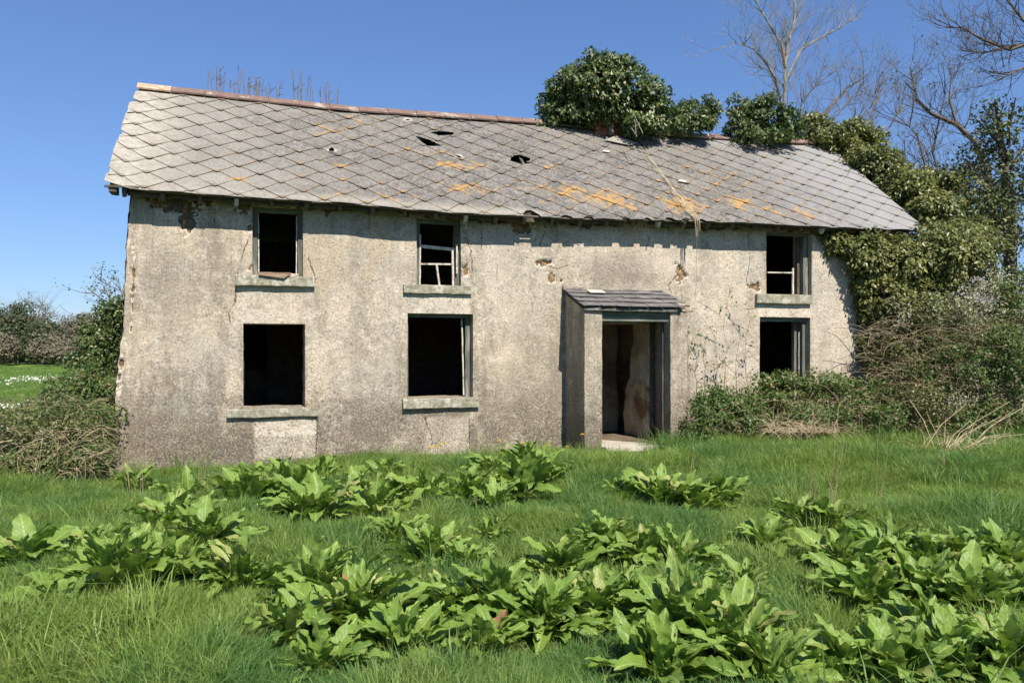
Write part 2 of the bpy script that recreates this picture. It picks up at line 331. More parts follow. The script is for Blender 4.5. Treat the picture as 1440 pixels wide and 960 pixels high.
# porch geometry in wall coordinates
PD = .76
PU0 = wall_uz(822, 600, -PD)[0]; PU1 = wall_uz(967, 600, -PD)[0]
PI0 = wall_uz(847, 600, -PD)[0]; PI1 = wall_uz(943, 600, -PD)[0]
DOOR = (PI0-.06, -.3, PI1+.075, 2.06)
def build_front():
    d = .022; us = list(np.arange(0, WL, d))+[WL]; zs = list(np.arange(-.3, 4.4, d))
    ops = list(WIN.values())+[DOOR]
    def snap(vals, e):
        k = int(np.argmin([abs(v-e) for v in vals])); vals[k] = e
    for o_ in ops:
        for e in (o_[0], o_[2]): snap(us, e)
        for e in (o_[1], o_[3]): snap(zs, e)
    us = np.array(us); zs = np.array(zs); U, Zz = np.meshgrid(us, zs); nu, nz = len(us), len(zs)
    N = np.zeros_like(U)
    for a in range(nz):
        for b in range(nu):
            u, z = us[b], zs[a]
            N[a, b] = .028*mn.noise(Vector((u*.55, 0, z*.7)))+.007*mn.noise(Vector((u*3.1, 2, z*3.3)))+.0035*mn.noise(Vector((u*14, 5, z*14)))
    bare = np.full_like(U, 0.)
    NZ = np.array([[mn.noise(Vector((u*5.5, 9, z*5.5)))+.5*mn.noise(Vector((u*15, 9, z*15))) for u in us] for z in zs])
    NZ2 = np.array([[.6*mn.noise(Vector((u*7, 19, z*7)))+.55*mn.noise(Vector((u*22, 9, z*22)))+.2*mn.noise(Vector((u*50, 9, z*50))) for u in us] for z in zs])
    for px, py, rx, ry, dep in [(262, 298, 13, 24, 1.), (232, 288, 20, 13, 1), (292, 285, 10, 8, .9), (205, 285, 8, 8, .9), (342, 288, 14, 9, 1), (765, 369, 15, 4, 1), (776, 389, 6, 8, 1), (789, 394, 4, 4, 1), (958, 386, 9, 11, 1), (1060, 403, 10, 5, 1),
                                (733, 317, 16, 11, 1), (700, 310, 14, 6, 1), (1185, 335, 30, 12, 1), (1152, 330, 9, 7, .9), (640, 385, 5, 6, .8), (655, 380, 4, 10, .9), (352, 375, 4, 8, .7), (352, 320, 4, 6, .7), (1010, 318, 18, 4, .8), (930, 314, 22, 5, .8), (165, 520, 5, 30, .6), (160, 600, 3, 30, .7), (173, 400, 3, 60, .7)]:
        u0, z0 = wall_uz(px, py); s = FPX/(P0.y+u0*SW); r = np.hypot((U-u0)/(rx/s), (Zz-z0)/(ry/s))
        bare = np.maximum(bare, np.clip(1.3-r*.85+NZ2*1.1, 0, 1)*dep)
    tz = ev(U)+TOPZ
    edge = tz-.17-.05*np.sin(U*3)-Zz
    bare = np.maximum(bare, np.clip(.45-edge*7+NZ*.9-.5*(U < 2.2), 0, 1)*(Zz > 2.8))
    smp = np.zeros_like(U)
    for x0, y0, x1, y1, s_ in [(358, 588, 444, 614, .85), (358, 610, 444, 645, .45), (578, 412, 662, 440, .7), (1066, 426, 1142, 445, .9), (333, 402, 440, 455, .55), (598, 585, 660, 640, .45), (675, 300, 730, 350, .35), (1142, 345, 1205, 520, .5), (985, 330, 1070, 540, .38), (680, 328, 780, 470, .3), (540, 330, 580, 470, .3), (430, 325, 560, 560, .22), (800, 332, 985, 380, .45), (970, 400, 1065, 560, .35)]:
        a, b = wall_uz(x0, y1), wall_uz(x1, y0)
        m_ = sm(U, a[0]-.03+0, a[0]+.03)*sm(-U, -b[0]-.03, -b[0]+.03)*sm(Zz, a[1]-.04, a[1]+.02)*sm(-Zz, -b[1]-.03, -b[1]+.03)
        smp = np.maximum(smp, m_*s_*np.clip(.85+NZ*.6, 0, 1))
    stn = np.zeros_like(U)
    for px, py, rx, ry, s_ in [(868, 385, 62, 34, .75), (868, 410, 80, 25, .6), (740, 560, 50, 60, .45), (250, 620, 90, 45, .5), (760, 500, 40, 120, .3), (235, 400, 50, 60, .25), (560, 600, 90, 30, .4)]:
        u0, z0 = wall_uz(px, py); s = FPX/(P0.y+u0*SW); r = np.hypot((U-u0)/(rx/s), (Zz-z0)/(ry/s)); stn = np.maximum(stn, np.clip(1.4-r*1.2+NZ*.4, 0, 1)*s_)
    crack = np.full_like(U, 1.); cm = np.zeros_like(U); best = np.full_like(U, 9.)
    for pl in [[(352, 332), (344, 350), (338, 370), (333, 390), (330, 425), (322, 440), (324, 455)], [(434, 362), (439, 378), (444, 392), (441, 402)], [(648, 330), (657, 338), (662, 352), (664, 380)], [(678, 300), (677, 322), (678, 350)],
               [(598, 586), (601, 600), (607, 612), (611, 640)], [(520, 288), (519, 305), (520, 328)], [(498, 332), (512, 322), (519, 308)], [(742, 362), (760, 370), (785, 378), (800, 372)], [(905, 318), (912, 335), (908, 352)], [(1138, 352), (1137, 380), (1139, 412)],
               [(950, 388), (940, 400), (944, 412)], [(760, 345), (768, 322), (764, 310)], [(300, 290), (303, 305), (300, 318)], [(1052, 330), (1056, 360), (1050, 395)], [(780, 350), (800, 338), (815, 345)], [(660, 588), (660, 640)], [(444, 575), (446, 600), (444, 640)]]:
        q = [wall_uz(*p) for p in pl]
        for (a0, a1), (b0, b1) in zip(q[:-1], q[1:]):
            dx, dz = b0-a0, b1-a1; L = math.hypot(dx, dz); tt = ((U-a0)*dx+(Zz-a1)*dz)/L**2; sdv = ((U-a0)*dz-(Zz-a1)*dx)/L
            dd = np.hypot(U-(a0+np.clip(tt, 0, 1)*dx), Zz-(a1+np.clip(tt, 0, 1)*dz))
            mk = dd < best; best = np.where(mk, dd, best); crack = np.where(mk, sdv, crack); cm = np.where(mk, ((tt > -.06) & (tt < 1.06) & (dd < .09)).astype(float), cm)
    bs = sm(bare, .38, .55); N = N+bs*(.035+.02*NZ)
    lean_z = [0, 1.0, 1.46, 1.84, 2.3, 3.25, 3.75]; lean = [0, .02, .05, .11, .13, .17, .22]
    ln = np.interp(Zz, lean_z, lean)+.015*NZ
    Uo = U+ln*np.clip(1-U/.8, 0, 1)
    Zo = np.minimum(Zz, tz)
    V = np.stack([Uo, N, Zo], -1).reshape(-1, 3)
    uc = (us[:-1]+us[1:])/2; zc = (zs[:-1]+zs[1:])/2; UC, ZC = np.meshgrid(uc, zc)
    keep = ZC < ev(UC)+TOPZ
    for o_ in ops: keep &= ~((UC > o_[0]) & (UC < o_[2]) & (ZC > o_[1]) & (ZC < o_[3]))
    # the void behind the missing render at the top left
    i = np.arange(nz-1)[:, None]*nu+np.arange(nu-1)[None]; F = np.stack([i, i+1, i+nu+1, i+nu], -1)[keep]
    used = np.zeros(len(V), bool); used[F.ravel()] = True; idx = np.cumsum(used)-1
    at_ = {k: a.reshape(-1)[used] for k, a in (('bare', bare), ('smoothp', smp), ('stain', stn), ('crack', crack), ('crackm', cm))}
    V = V[used]; F = idx[F]
    mesh('front_wall', V, F, M['wall'], house, True, at_)
    # reveals of every opening, meeting the wavy wall face
    G = N.reshape(-1)
    def nat(u, z): return float(N[int(np.argmin(abs(zs-z))), int(np.argmin(abs(us-u)))])
    for o_ in ops:
        parts = []; u0, z0, u1, z1 = o_
        for (pa, pb) in (((u0, z0), (u0, z1)), ((u0, z1), (u1, z1)), ((u1, z1), (u1, z0)), ((u1, z0), (u0, z0))):
            L = math.hypot(pb[0]-pa[0], pb[1]-pa[1]); k = max(2, int(L/.06)); v = []; f = []
            for a in range(k+1):
                u = pa[0]+(pb[0]-pa[0])*a/k; z = pa[1]+(pb[1]-pa[1])*a/k
                for b in range(6):
                    nn = nat(u, z)+(b/5)*(.5-nat(u, z)); j = mn.noise(Vector((u*9, nn*9, z*9)))*.012*(0 if b == 0 else 1)
                    v.append((u+j, nn, z+j))
            for a in range(k):
                for b in range(5): q = a*6+b; f.append((q, q+6, q+7, q+1))
            parts.append((v, f))
        V, F = merge(parts); mesh('wall_reveal', V, F, M['wall'], house, False)
build_front()
def hbox(name, a, b, mat, parent=house, **kw):
    V, F = rough_box(a, b, **kw) if kw else (boxv(a, b), BF)
    return mesh(name, V, F, mat, parent)
# other walls, floors, interior
HD = 4.95
def gable(u0, u1, name):
    zs0 = float(ev((u0+u1)/2)); zr = float(rv(4)); prof = [(.35 if u0 < 1 else .02, -.3), (HD, -.3), (HD, zs0+.1), (RN, zr-.12), (0.1, zs0+.12)]
    if u0 > 1: prof = [(.02, -.3), (HD, -.3), (HD, zs0+.1), (RN, zr-.12), (.02, zs0+.08)]
    V = [(u0, n, z) for n, z in prof]+[(u1, n, z) for n, z in prof]; k = len(prof)
    F = [tuple(range(k)), tuple(range(2*k-1, k-1, -1))]+[(i, k+i, k+(i+1) % k, (i+1) % k) for i in range(k)]
    mesh(name, V, F, M['plaster'], house)
gable(.24, .7, 'gable_wall'); gable(WL-.45, WL-.01, 'gable_wall')
# ragged stone quoin return at the left end of the front wall
V, F = [], []
lz = np.linspace(-.3, 3.85, 60)
for a, z in enumerate(lz):
    l = float(np.interp(z, [0, 1.0, 1.46, 1.84, 2.3, 3.25, 3.75], [0, .02, .05, .11, .13, .17, .22]))
    for b in range(6):
        n = .0+.1*b; V.append((l+.03*mn.noise(Vector((1, n*6, z*6)))-.012+.035*(b > 0)*mn.noise(Vector((4, n*3, z*9))), n+.01, z))
for a in range(59):
    for b in range(5): q = a*6+b; F.append((q, q+1, q+7, q+6))
mesh('wall_end', V, F, M['mortar'], house)
hbox('rear_wall', (.3, HD-.4, -.3), (WL-.1, HD, float(ev(6))+.1), M['plaster'])
hbox('ground_floor', (.5, .52, -.25), (WL-.3, HD-.3, .16), M['dirt'])
hbox('upper_floor', (.5, .52, 2.26), (WL-.3, HD-.3, 2.40), M['darkwood'])
for k, u in enumerate((DOOR[0]-.22, DOOR[2]+.06)):
    V, F = rough_box((u+(.12 if k else 0), 1.0 if k else .52, .16), (u+.26, 3.4, 2.26), cell=.2, amp=.02, seed=k+3); mesh('partition_wall', V, F, M['plaster'], house)
V, F = rough_box((2.0, 3.6, .16), (6.2, 3.75, 2.26), cell=.3, amp=.01, seed=9); mesh('partition_wall', V, F, M['darkwood'], house)
def panel(name, left, right, n, mat, fine=5):          # upright broken-edged piece of inner wall, outline from its two ragged edges
    L_ = [wall_uz(*p, n) for p in left]; R_ = [wall_uz(*p, n) for p in right]; zt = min(L_[0][1], R_[0][1])
    zz = np.linspace(.15, zt, 34); lu = np.interp(zz, [p[1] for p in L_[::-1]], [p[0] for p in L_[::-1]]); ru2 = np.interp(zz, [p[1] for p in R_[::-1]], [p[0] for p in R_[::-1]])
    V, F = [], []; m_ = 8
    for i, z in enumerate(zz):
        a = lu[i]+.02*mn.noise(Vector((n, 3, z*9))); b = ru2[i]
        for j in range(m_): V.append((a+(b-a)*j/(m_-1), n+.012*mn.noise(Vector((j*.9, n, z*4))), z))
    k0 = len(V); V += [(x, y+.12, z) for x, y, z in V]
    for i in range(33):
        for j in range(m_-1): q = i*m_+j; F += [(q, q+1, q+m_+1, q+m_), (k0+q, k0+q+m_, k0+q+m_+1, k0+q+1)]
        F += [(i*m_, (i+1)*m_, k0+(i+1)*m_, k0+i*m_), (i*m_+m_-1, k0+i*m_+m_-1, k0+(i+1)*m_+m_-1, (i+1)*m_+m_-1)]
    mesh(name, V, F, mat, house)
V, F = [], []; zz = np.linspace(.14, 2.24, 44)
for z in zz:
    far = float(np.interp(z, [.14, .5, .9, 1.15, 1.35, 1.7, 2.24], [.86, .90, .88, .72, .70, .58, .55]))+.05*mn.noise(Vector((4, 2, z*7)))
    for j in range(10):
        n = .03+(far-.03)*j/9; bulge = .02*mn.noise(Vector((3, n*4, z*3)))-.015*(z < 1.0+.25*math.sin(n*5))
        V.append((DOOR[2]-.035+bulge, n, z))
k0 = len(V); V += [(x+.11, y, z) for x, y, z in V]
for i in range(43):
    for j in range(9): q = i*10+j; F += [(q, q+1, q+11, q+10), (k0+q, k0+q+10, k0+q+11, k0+q+1)]
    F += [(i*10+9, k0+i*10+9, k0+i*10+19, i*10+19), (i*10, i*10+10, k0+i*10+10, k0+i*10)]
mesh('door_reveal_plaster', V, F, M['palep'], house)
panel('inner_wall_stub', [(838, 435), (838, 640)], [(868, 435), (869, 480), (866, 520), (870, 570), (868, 640)], 1.35, M['plaster'])
# roof: back slope, timbers, slates
roof = bpy.data.objects.new('roof', None); COL.objects.link(roof); roof.parent = house
V, F = [], []
for a in range(41):
    u = UL+.1+(UR-UL-.2)*a/40; V += [(u, RN+.02, float(rv(u))-.02), (u, HD+.3, float(ev(u))-.05), (u, RN+.02, float(rv(u))-.06), (u, HD+.3, float(ev(u))-.10)]
for a in range(40):
    q = a*4; F += [(q, q+4, q+5, q+1), (q+2, q+3, q+7, q+6)]
F += [(0, 1, 3, 2), (160, 162, 163, 161)]
F += [(q*4+1, q*4+5, q*4+7, q*4+3) for q in range(40)]
mesh('rear_slope', V, F, M['slate'], roof, attrs={k: np.full(len(V), .2 if k != 'frac' else 0) for k in ('pale', 'cool', 'edge', 'lichen', 'frac')})
for a in range(int((UR-UL)/.46)):
    u = UL+.22+a*.46; v, f = [], []
    q0, q1 = Vector(roof_pt(u, .03, -.045)), Vector(roof_pt(u, SL-.05, -.045)); q2, q3 = Vector(roof_pt(u, .03, -.15)), Vector(roof_pt(u, SL-.05, -.15))
    v = [p+Vector((s, 0, 0)) for p in (q0, q1, q2, q3) for s in (-.025, .025)]
    mesh('rafter', v, [(0, 2, 3, 1), (4, 5, 7, 6), (0, 4, 6, 2), (1, 3, 7, 5), (0, 1, 5, 4), (2, 6, 7, 3)], M['paint'] if a % 7 == 3 else M['darkwood'], roof)
for a in range(9):
    v0 = .04+a*.41; V, F = [], []
    for b in range(31):
        u = UL+.06+(UR-UL-.14)*b/30
        V += [roof_pt(u, v0, -.022), roof_pt(u, v0+.04, -.022), roof_pt(u, v0, -.044), roof_pt(u, v0+.04, -.044)]
    for b in range(30):
        q = b*4; F += [(q, q+4, q+5, q+1), (q+2, q+3, q+7, q+6), (q, q+2, q+6, q+4), (q+1, q+5, q+7, q+3)]
    F += [(0, 1, 3, 2), (120, 122, 123, 121)]
    mesh('batten', V, F, M['darkwood'], roof)
V, F = [], []                                      # soffit board behind the slates, broken into lengths
for b in range(60):
    u0, u1 = UL+.25+(UR-UL-.4)*b/60, UL+.25+(UR-UL-.4)*(b+1)/60
    if b in (17, 33, 34, 46, 59):
        if V: mesh('fascia_board', V, F, M['darkwood'], roof)
        V, F = [], []; continue
    dz = rnd.uniform(-.012, .012); z = float(ev((u0+u1)/2)); k = len(V)
    V += [(u, n, z+dz+h) for u in (u0, u1) for n in (EN+.16, EN+.185) for h in (-.04, .12)]
    F += [tuple(i+k for i in q) for q in BF]
# slates
HW, RS = .289, .425                                # half width across, course spacing up the slope
def clip(poly, nx_, ny_, c, keep=1):              # keep where keep*(nx*x+ny*y-c) >= 0
    outp = []
    for i in range(len(poly)):
        a, b = poly[i], poly[(i+1) % len(poly)]; da = keep*(nx_*a[0]+ny_*a[1]-c); db = keep*(nx_*b[0]+ny_*b[1]-c)
        if da >= 0: outp.append(a)
        if (da >= 0) != (db >= 0): t = da/(da-db); outp.append((a[0]+(b[0]-a[0])*t, a[1]+(b[1]-a[1])*t))
    return outp if len(outp) > 2 else []
def subtract(polys, hole):
    res = []
    for p in polys:
        rest = p
        for i in range(len(hole)):
            a, b = hole[i], hole[(i+1) % len(hole)]; nx_, ny_ = (b[1]-a[1]), -(b[0]-a[0]); c = nx_*a[0]+ny_*a[1]
            o_ = clip(rest, nx_, ny_, c, 1); rest = clip(rest, nx_, ny_, c, -1)
            if o_: res.append(o_)
            if not rest: break
    return res
def hole_px(pts):
    h = [roof_px(*p) for p in pts]; A = sum(h[i][0]*h[(i+1) % len(h)][1]-h[(i+1) % len(h)][0]*h[i][1] for i in range(len(h)))
    return h if A > 0 else h[::-1]
HOLES = [hole_px([(587, 194), (600, 193), (612, 200), (622, 203), (621, 206), (601, 206)]), hole_px([(606, 187), (618, 186), (635, 188), (634, 191), (617, 192)]),
         hole_px([(721, 219), (731, 218), (745, 224), (744, 228), (733, 231), (720, 227)]), hole_px([(462, 211), (466, 209), (469, 212), (467, 215), (463, 214)]),
         hole_px([(638, 219), (645, 220), (650, 222), (646, 224)]), hole_px([(569, 169), (574, 168.5), (578, 170), (573, 171)])]
for px, hw, hh in [(748, 13, 9), (797, 9, 3), (828, 8, 3), (940, 7, 3), (962, 6, 2.5), (910, 5, 2), (985, 5, 2.5), (880, 6, 1.5)]:
    u0, v0 = roof_px(px, 309); s = FPX/(P0.y+u0*SW); w_ = hw/s; h_ = hh/s*1.5
    HOLES.append([(u0-w_, -.1), (u0+w_, -.1), (u0+w_*.8, .02+h_*.3), (u0+w_*.2, .02+h_), (u0-w_*.3, .02+h_*.9), (u0-w_*.8, .02+h_*.3)])
LICH = [(640, 233, 45, 7, .9), (655, 265, 40, 8, .85), (600, 215, 60, 6, .4), (770, 235, 30, 6, .5), (740, 262, 25, 8, .5), (800, 272, 45, 12, .85), (850, 280, 45, 12, .95), (880, 290, 30, 8, .8), (960, 290, 30, 14, 1.25), (1035, 285, 26, 9, 1.0), (1055, 288, 14, 6, .8), (1085, 297, 20, 6, .7), (1130, 301, 18, 7, .9),
        (500, 170, 45, 8, .45), (470, 185, 40, 10, .45), (530, 160, 40, 10, .3), (480, 233, 18, 5, .7), (335, 254, 12, 4, .8), (475, 277, 14, 4, .7), (560, 280, 60, 10, .3), (440, 130, 30, 10, .3), (1010, 255, 120, 30, .25), (700, 290, 200, 20, .15)]
LICH = [(*roof_px(a, b), c, d, e) for a, b, c, d, e in LICH]
def slate_mesh(uc, vc, idx):
    # square slate on its corner; bottom tip at (uc, vc)
    n_ = 5; polys = []
    def dm(a, b): return (uc+(a-b)*HW, vc+(a+b)*HW)
    j = rnd.uniform(-.008, .008); k2 = rnd.uniform(-.006, .006)
    for a in range(n_-1):
        for b in range(n_-1):
            q = [dm((a+da)/(n_-1)*.985, (b+db)/(n_-1)*.985) for da, db in ((0, 0), (1, 0), (1, 1), (0, 1))]
            polys.append(q)
    polys = [p for p in (clip(p, 0, 1, vc+.012+k2*.6) for p in polys) if p]     # snipped tip
    ul = UL+rnd.uniform(0, .035)
    tv = vc+HW
    if vc > 2.55: ul = UL+rnd.choice([.0, .12, .22, .3, .05])
    for nx_, ny_, c, kp in ((1, 0, ul, 1), (1, 0, UR-rnd.uniform(0, .02), -1), (0, 1, rnd.uniform(0, .008), 1), (0, 1, SL-.01, -1)):
        polys = [p for p in (clip(p, nx_, ny_, c, kp) for p in polys) if p]
    near = False
    for h in HOLES:
        cx = sum(p[0] for p in h)/len(h); cy = sum(p[1] for p in h)/len(h)
        if abs(cx-uc) < .8 and abs(cy-tv) < .8:
            grow = 1.0+.25*((idx*7) % 3)/2 ; hh = [(cx+(p[0]-cx)*grow, cy+(p[1]-cy)*grow) for p in h]; polys = subtract(polys, hh); near = True
    if not polys: return None
    key = {}; V2 = []; F2 = []
    for p in polys:
        f = []
        for q in p:
            kk = (round(q[0], 4), round(q[1], 4))
            if kk not in key: key[kk] = len(V2); V2.append(q)
            if not f or f[-1] != key[kk]: f.append(key[kk])
        if f[0] == f[-1]: f = f[:-1]
        if len(f) > 2: F2.append(f)
    rot = rnd.gauss(0, .012); curl = rnd.uniform(.0, .006); dx = rnd.gauss(0, .004)
    lift = .024+rnd.uniform(0, .005); Vt, at_ = [], {'pale': [], 'cool': [], 'edge': [], 'lichen': [], 'frac': []}
    for off in (0, -.006):
        for (x, y) in V2:
            d = y-vc; rx = x-uc; w = lift-(lift-.003)*(d/.57)+curl*max(0, 1-d/.2)**2+.004*math.sin(rx*9+idx)
            Vt.append(roof_pt(x+dx-rot*d, y+rot*rx, w+off))
            e = 1-min(max(0, (d-abs(rx)))/.09, 1); at_['edge'].append(e)
            at_['pale'].append(float(np.clip(max(1.15-(x-UL)/1.3, .75-abs(y-.1)*4 if x < UL+6 else 0, .55-(x-UL)/6+.3*mn.noise(Vector((x, y, 2)))), 0, 1)))
            at_['cool'].append(float(np.clip((x-(UR-3.2))/2.4+.25*mn.noise(Vector((x*1.3, y*1.5, 5)))+(.45 if y > SL-.35 else 0)*(x > 8), 0, 1)))
            s = FPX/(P0.y+x*SW); L_ = 0
            for (lu, lv, ru_, rv_, am) in LICH: L_ = max(L_, am*math.exp(-((x-lu)*s/ru_)**2-((y-lv)*s*.5/rv_)**2))
            at_['lichen'].append(L_*.68+.06)
            fr = 0
            for h in HOLES[:6]:
                cx = sum(p[0] for p in h)/len(h); cy = sum(p[1] for p in h)/len(h); fr = max(fr, 1-max(0, math.hypot((x-cx)*.8, y-cy)-.02)/.24)
            at_['frac'].append(fr*.6)
    m_ = len(V2); Fo = [tuple(f) for f in F2]+[tuple(i+m_ for i in f[::-1]) for f in F2]
    ec = {}
    for f in F2:
        for i in range(len(f)): a, b = f[i], f[(i+1) % len(f)]; ec[(a, b)] = 1
    Fo += [(a, a+m_, b+m_, b) for (a, b) in ec if (b, a) not in ec]
    return Vt, Fo, at_
sl = []; col_i = 0; u = UL-.12
while u < UR+HW:
    off = (col_i % 2)*RS/2; v = -.40+off
    while v < SL:
        r = slate_mesh(u, v, len(sl))
        if r:
            cx = np.mean([p[0] for p in r[0]]); X_, Y_ = from_un(cx, 1)
            sl.append((Y_+(8 if len(r[0]) < 24 else 0), r))
        v += RS
    u += HW; col_i += 1
sl.sort(key=lambda q: q[0])
for _, (V, F, a) in sl[:298]: mesh('slate', V, F, M['slate'], roof, attrs=a)
if len(sl) > 298:
    V, F, A = [], [], {k: [] for k in ('pale', 'cool', 'edge', 'lichen', 'frac')}
    for _, (v, f, a) in sl[298:]:
        k = len(V); V += v; F += [tuple(i+k for i in q) for q in f]
        for n_ in A: A[n_] += a[n_]
    tag(mesh('far_slates', V, F, M['slate'], roof, attrs=A), kind='stuff')
# lifted flap and pale lying fragments
for px, py, s, lift in ((868, 203, .28, .05), (850, 216, .12, .01), (957, 257, .14, .01), (748, 303, .3, .02)):
    u, v = roof_px(px, py); q = [(0, s*.45), (s*.9, .08*s), (s*.5, -s*.35), (-s*.55, -.1*s)] if px < 868 or px > 900 else [(-.28, .02), (.0, .16), (.42, .0), (.2, -.12)]
    V = [roof_pt(u+a, v+b, .045+lift*(1 if i == 1 else .2)) for i, (a, b) in enumerate(q)]+[roof_pt(u+a, v+b, .038+lift*(1 if i == 1 else .2)) for i, (a, b) in enumerate(q)]
    if px != 748:
        mesh('slate_fragment', V, [(0, 1, 2, 3), (7, 6, 5, 4), (0, 4, 5, 1), (1, 5, 6, 2), (2, 6, 7, 3), (3, 7, 4, 0)], M['paleslate'] if px != 868 else M['slate'], roof, attrs={k: np.full(8, .6 if k == 'pale' else 0) for k in ('pale', 'cool', 'edge', 'lichen', 'frac')})
# ridge tiles
u = float(ru[0])-.02; k = 0
while u < ru[-1]:
    L = .5; V, F = [], []; wing, th = .155, .018; tilt = rnd.uniform(-.006, .006)
    for a in (0, 1):
        uu = u+a*(L-.006); z = float(rv(uu))+.085+tilt*(a*2-1); prof = []
        for s in (-1, 1):
            pass
        prof = [(-wing, -.115), (-.03, -.012), (0, 0), (.03, -.012), (wing, -.115), (wing-.01, -.138), (0, -th*1.6), (-wing+.01, -.138)]
        V += [(uu, RN+n, z+h) for n, h in prof]
    F = [tuple(range(8))[::-1], tuple(range(8, 16))]+[(i, (i+1) % 8, 8+(i+1) % 8, 8+i) for i in range(8)]
    px_ = k
    if not (u > wall_uz(1122, 193, RN)[0]):
        o = mesh('ridge_tile', V, F, M['tilepale'] if (k == 0 or k in (16, 17, 18, 19, 20, 21) and rnd.random() < .8) else M['tile'], roof)
    u += L; k += 1
# bracket and rotted end at the left eave
V, F = merge([rough_box((UL+.04, EN+.02, float(ev(UL))-.12), (UL+.13, EN+.30, float(ev(UL))-.03), cell=.05, amp=.012, seed=2), rough_box((UL+.0, EN+.0, float(ev(UL))-.07), (UL+.4, EN+.03, float(ev(UL))-.04), cell=.1, amp=.006, seed=5)])
mesh('rotten_barge_end', V, F, M['darkwood'], roof)
# mould stained wooden bits in the void at the top left
for px, w_ in ((253, .06), (268, .08), (247, .05)):
    u0, z0 = wall_uz(px, 300, -.0); V, F = rough_box((u0-w_/2, .02, z0-.2), (u0+w_/2, .05, z0+.22), cell=.1, amp=.008, seed=px); mesh('exposed_lath', V, F, M['darkwood'], house)

# windows
def bar(a, b, t, d, n, mat, parent, name, seed=0):      # bar between two points in the window plane
    (u0, z0), (u1, z1) = a, b; dx, dz = u1-u0, z1-z0; L = math.hypot(dx, dz); px_, pz = -dz/L*t/2, dx/L*t/2; V, F = [], []
    K = max(2, int(L/.08))
    for i in range(K+1):
        s = i/K; jx = mn.noise(Vector((seed+s*6, 1, 2)))*.004; cx, cz = u0+dx*s+jx, z0+dz*s+jx
        V += [(cx+px_, n, cz+pz), (cx-px_, n, cz-pz), (cx-px_, n+d, cz-pz), (cx+px_, n+d, cz+pz)]
    for i in range(K):
        for k in range(4): F.append((i*4+k, i*4+(k+1) % 4, (i+1)*4+(k+1) % 4, (i+1)*4+k))
    F += [(0, 3, 2, 1), (K*4, K*4+1, K*4+2, K*4+3)]
    return mesh(name, V, F, mat, parent)
def wz(px, py, n): return wall_uz(px, py, n)
def win_root(k): o = bpy.data.objects.new('window', None); COL.objects.link(o); o.parent = house; return o
def frame(k, n, t, mat, sides='LRT', parent=None, d=.07):
    u0, z0, u1, z1 = WIN[k]; e = .004
    if 'T' in sides: bar((u0+e, z1-t/2-e), (u1-e, z1-t/2-e), t, d, n, M['woodh'], parent, 'head_rail', 1)
    if 'L' in sides: bar((u0+t/2+e, z0), (u0+t/2+e, z1-t-e*2), t, d, n+.001, mat, parent, 'jamb', 2)
    if 'R' in sides: bar((u1-t/2-e, z0), (u1-t/2-e, z1-t-e*2), t, d, n+.001, mat, parent, 'jamb', 3)
def sill(k, px0, px1, py0, py1, parent, seed):
    a, b = wall_uz(px0, py1, -.07), wall_uz(px1, py0, -.07); V, F = rough_box((a[0], -.07, a[1]), (b[0], .16, b[1]), cell=.07, amp=.010, seed=seed, bev=.012)
    mesh('sill', V, F, M['concrete'], parent)
wA = win_root('A'); frame('A', .07, .062, M['wood'], 'LRT', wA)
u0, z0, u1, z1 = WIN['A']
bar((u0+.085, z0+.05), (u0+.078, z1-.08), .016, .02, .09, M['paint'], wA, 'paint_strip'); bar((u1-.085, z0+.04), (u1-.08, z1-.09), .014, .02, .09, M['paint'], wA, 'paint_strip')
bar((u0+.07, z0+.028), (u0+.52, z0+.03), .05, .05, .03, M['brown'], wA, 'bottom_rail'); bar((u0+.52, z0+.025), (u1-.06, z0+.022), .04, .045, .04, M['paint'], wA, 'bottom_rail')
V = [(u0+.08, -.10, z0+.02), (u0+.5, -.085, z0+.03), (u0+.42, -.105, z0-.02), (u0+.1, .03, z0+.022), (u0+.5, .03, z0+.028)]
V2 = [(a, b, c-.02) for a, b, c in V]
mesh('loose_board', V+V2, [(0, 2, 1, 4, 3), (5, 8, 9, 6, 7), (0, 5, 7, 2), (2, 7, 6, 1), (1, 6, 9, 4), (4, 9, 8, 3), (3, 8, 5, 0)], M['brown'], wA)
sill('A', 331, 443, 389, 401, wA, 1)
wB = win_root('B'); sill('B', 319, 447, 573, 588, wB, 2)
wC = win_root('C'); frame('C', .08, .06, M['wood'], 'LRT', wC)
u0, z0, u1, z1 = WIN['C']; q = lambda px, py: wall_uz(px, py, .1)
bar(q(590, 346), q(640, 351), .045, .035, .09, M['paint'], wC, 'sash_rail'); bar(q(590, 371), q(638, 371.5), .025, .03, .10, M['paint'], wC, 'glazing_bar')
bar(q(614, 372), q(618, 402), .028, .03, .095, M['paint'], wC, 'glazing_bar'); bar(q(636, 352), q(637, 402), .03, .035, .075, M['paint'], wC, 'sash_stile'); bar(q(590.5, 330), q(590, 402), .02, .035, .07, M['paint'], wC, 'sash_stile')
bar(q(641, 345), q(641, 385), .022, .03, .03, M['paint'], wC, 'loose_strip')
sill('C', 568, 664, 402, 412, wC, 3)
wD = win_root('D'); frame('D', .10, .05, M['darkwood'], 'T', wD); u0, z0, u1, z1 = WIN['D']
bar((u1-.045, z0+.0), (u1-.045, z1-.06), .07, .09, .14, M['wood'], wD, 'jamb', 4); bar((u1-.10, z0+.02), (u1-.13, z1-.07), .02, .03, .16, M['paint'], wD, 'paint_strip'); bar((u0+.02, z0), (u0+.02, z1-.06), .03, .06, .12, M['darkwood'], wD, 'jamb')
sill('D', 567, 674, 559, 575, wD, 4)
wE = win_root('E'); frame('E', .07, .055, M['woodh'], 'T', wE); u0, z0, u1, z1 = WIN['E']
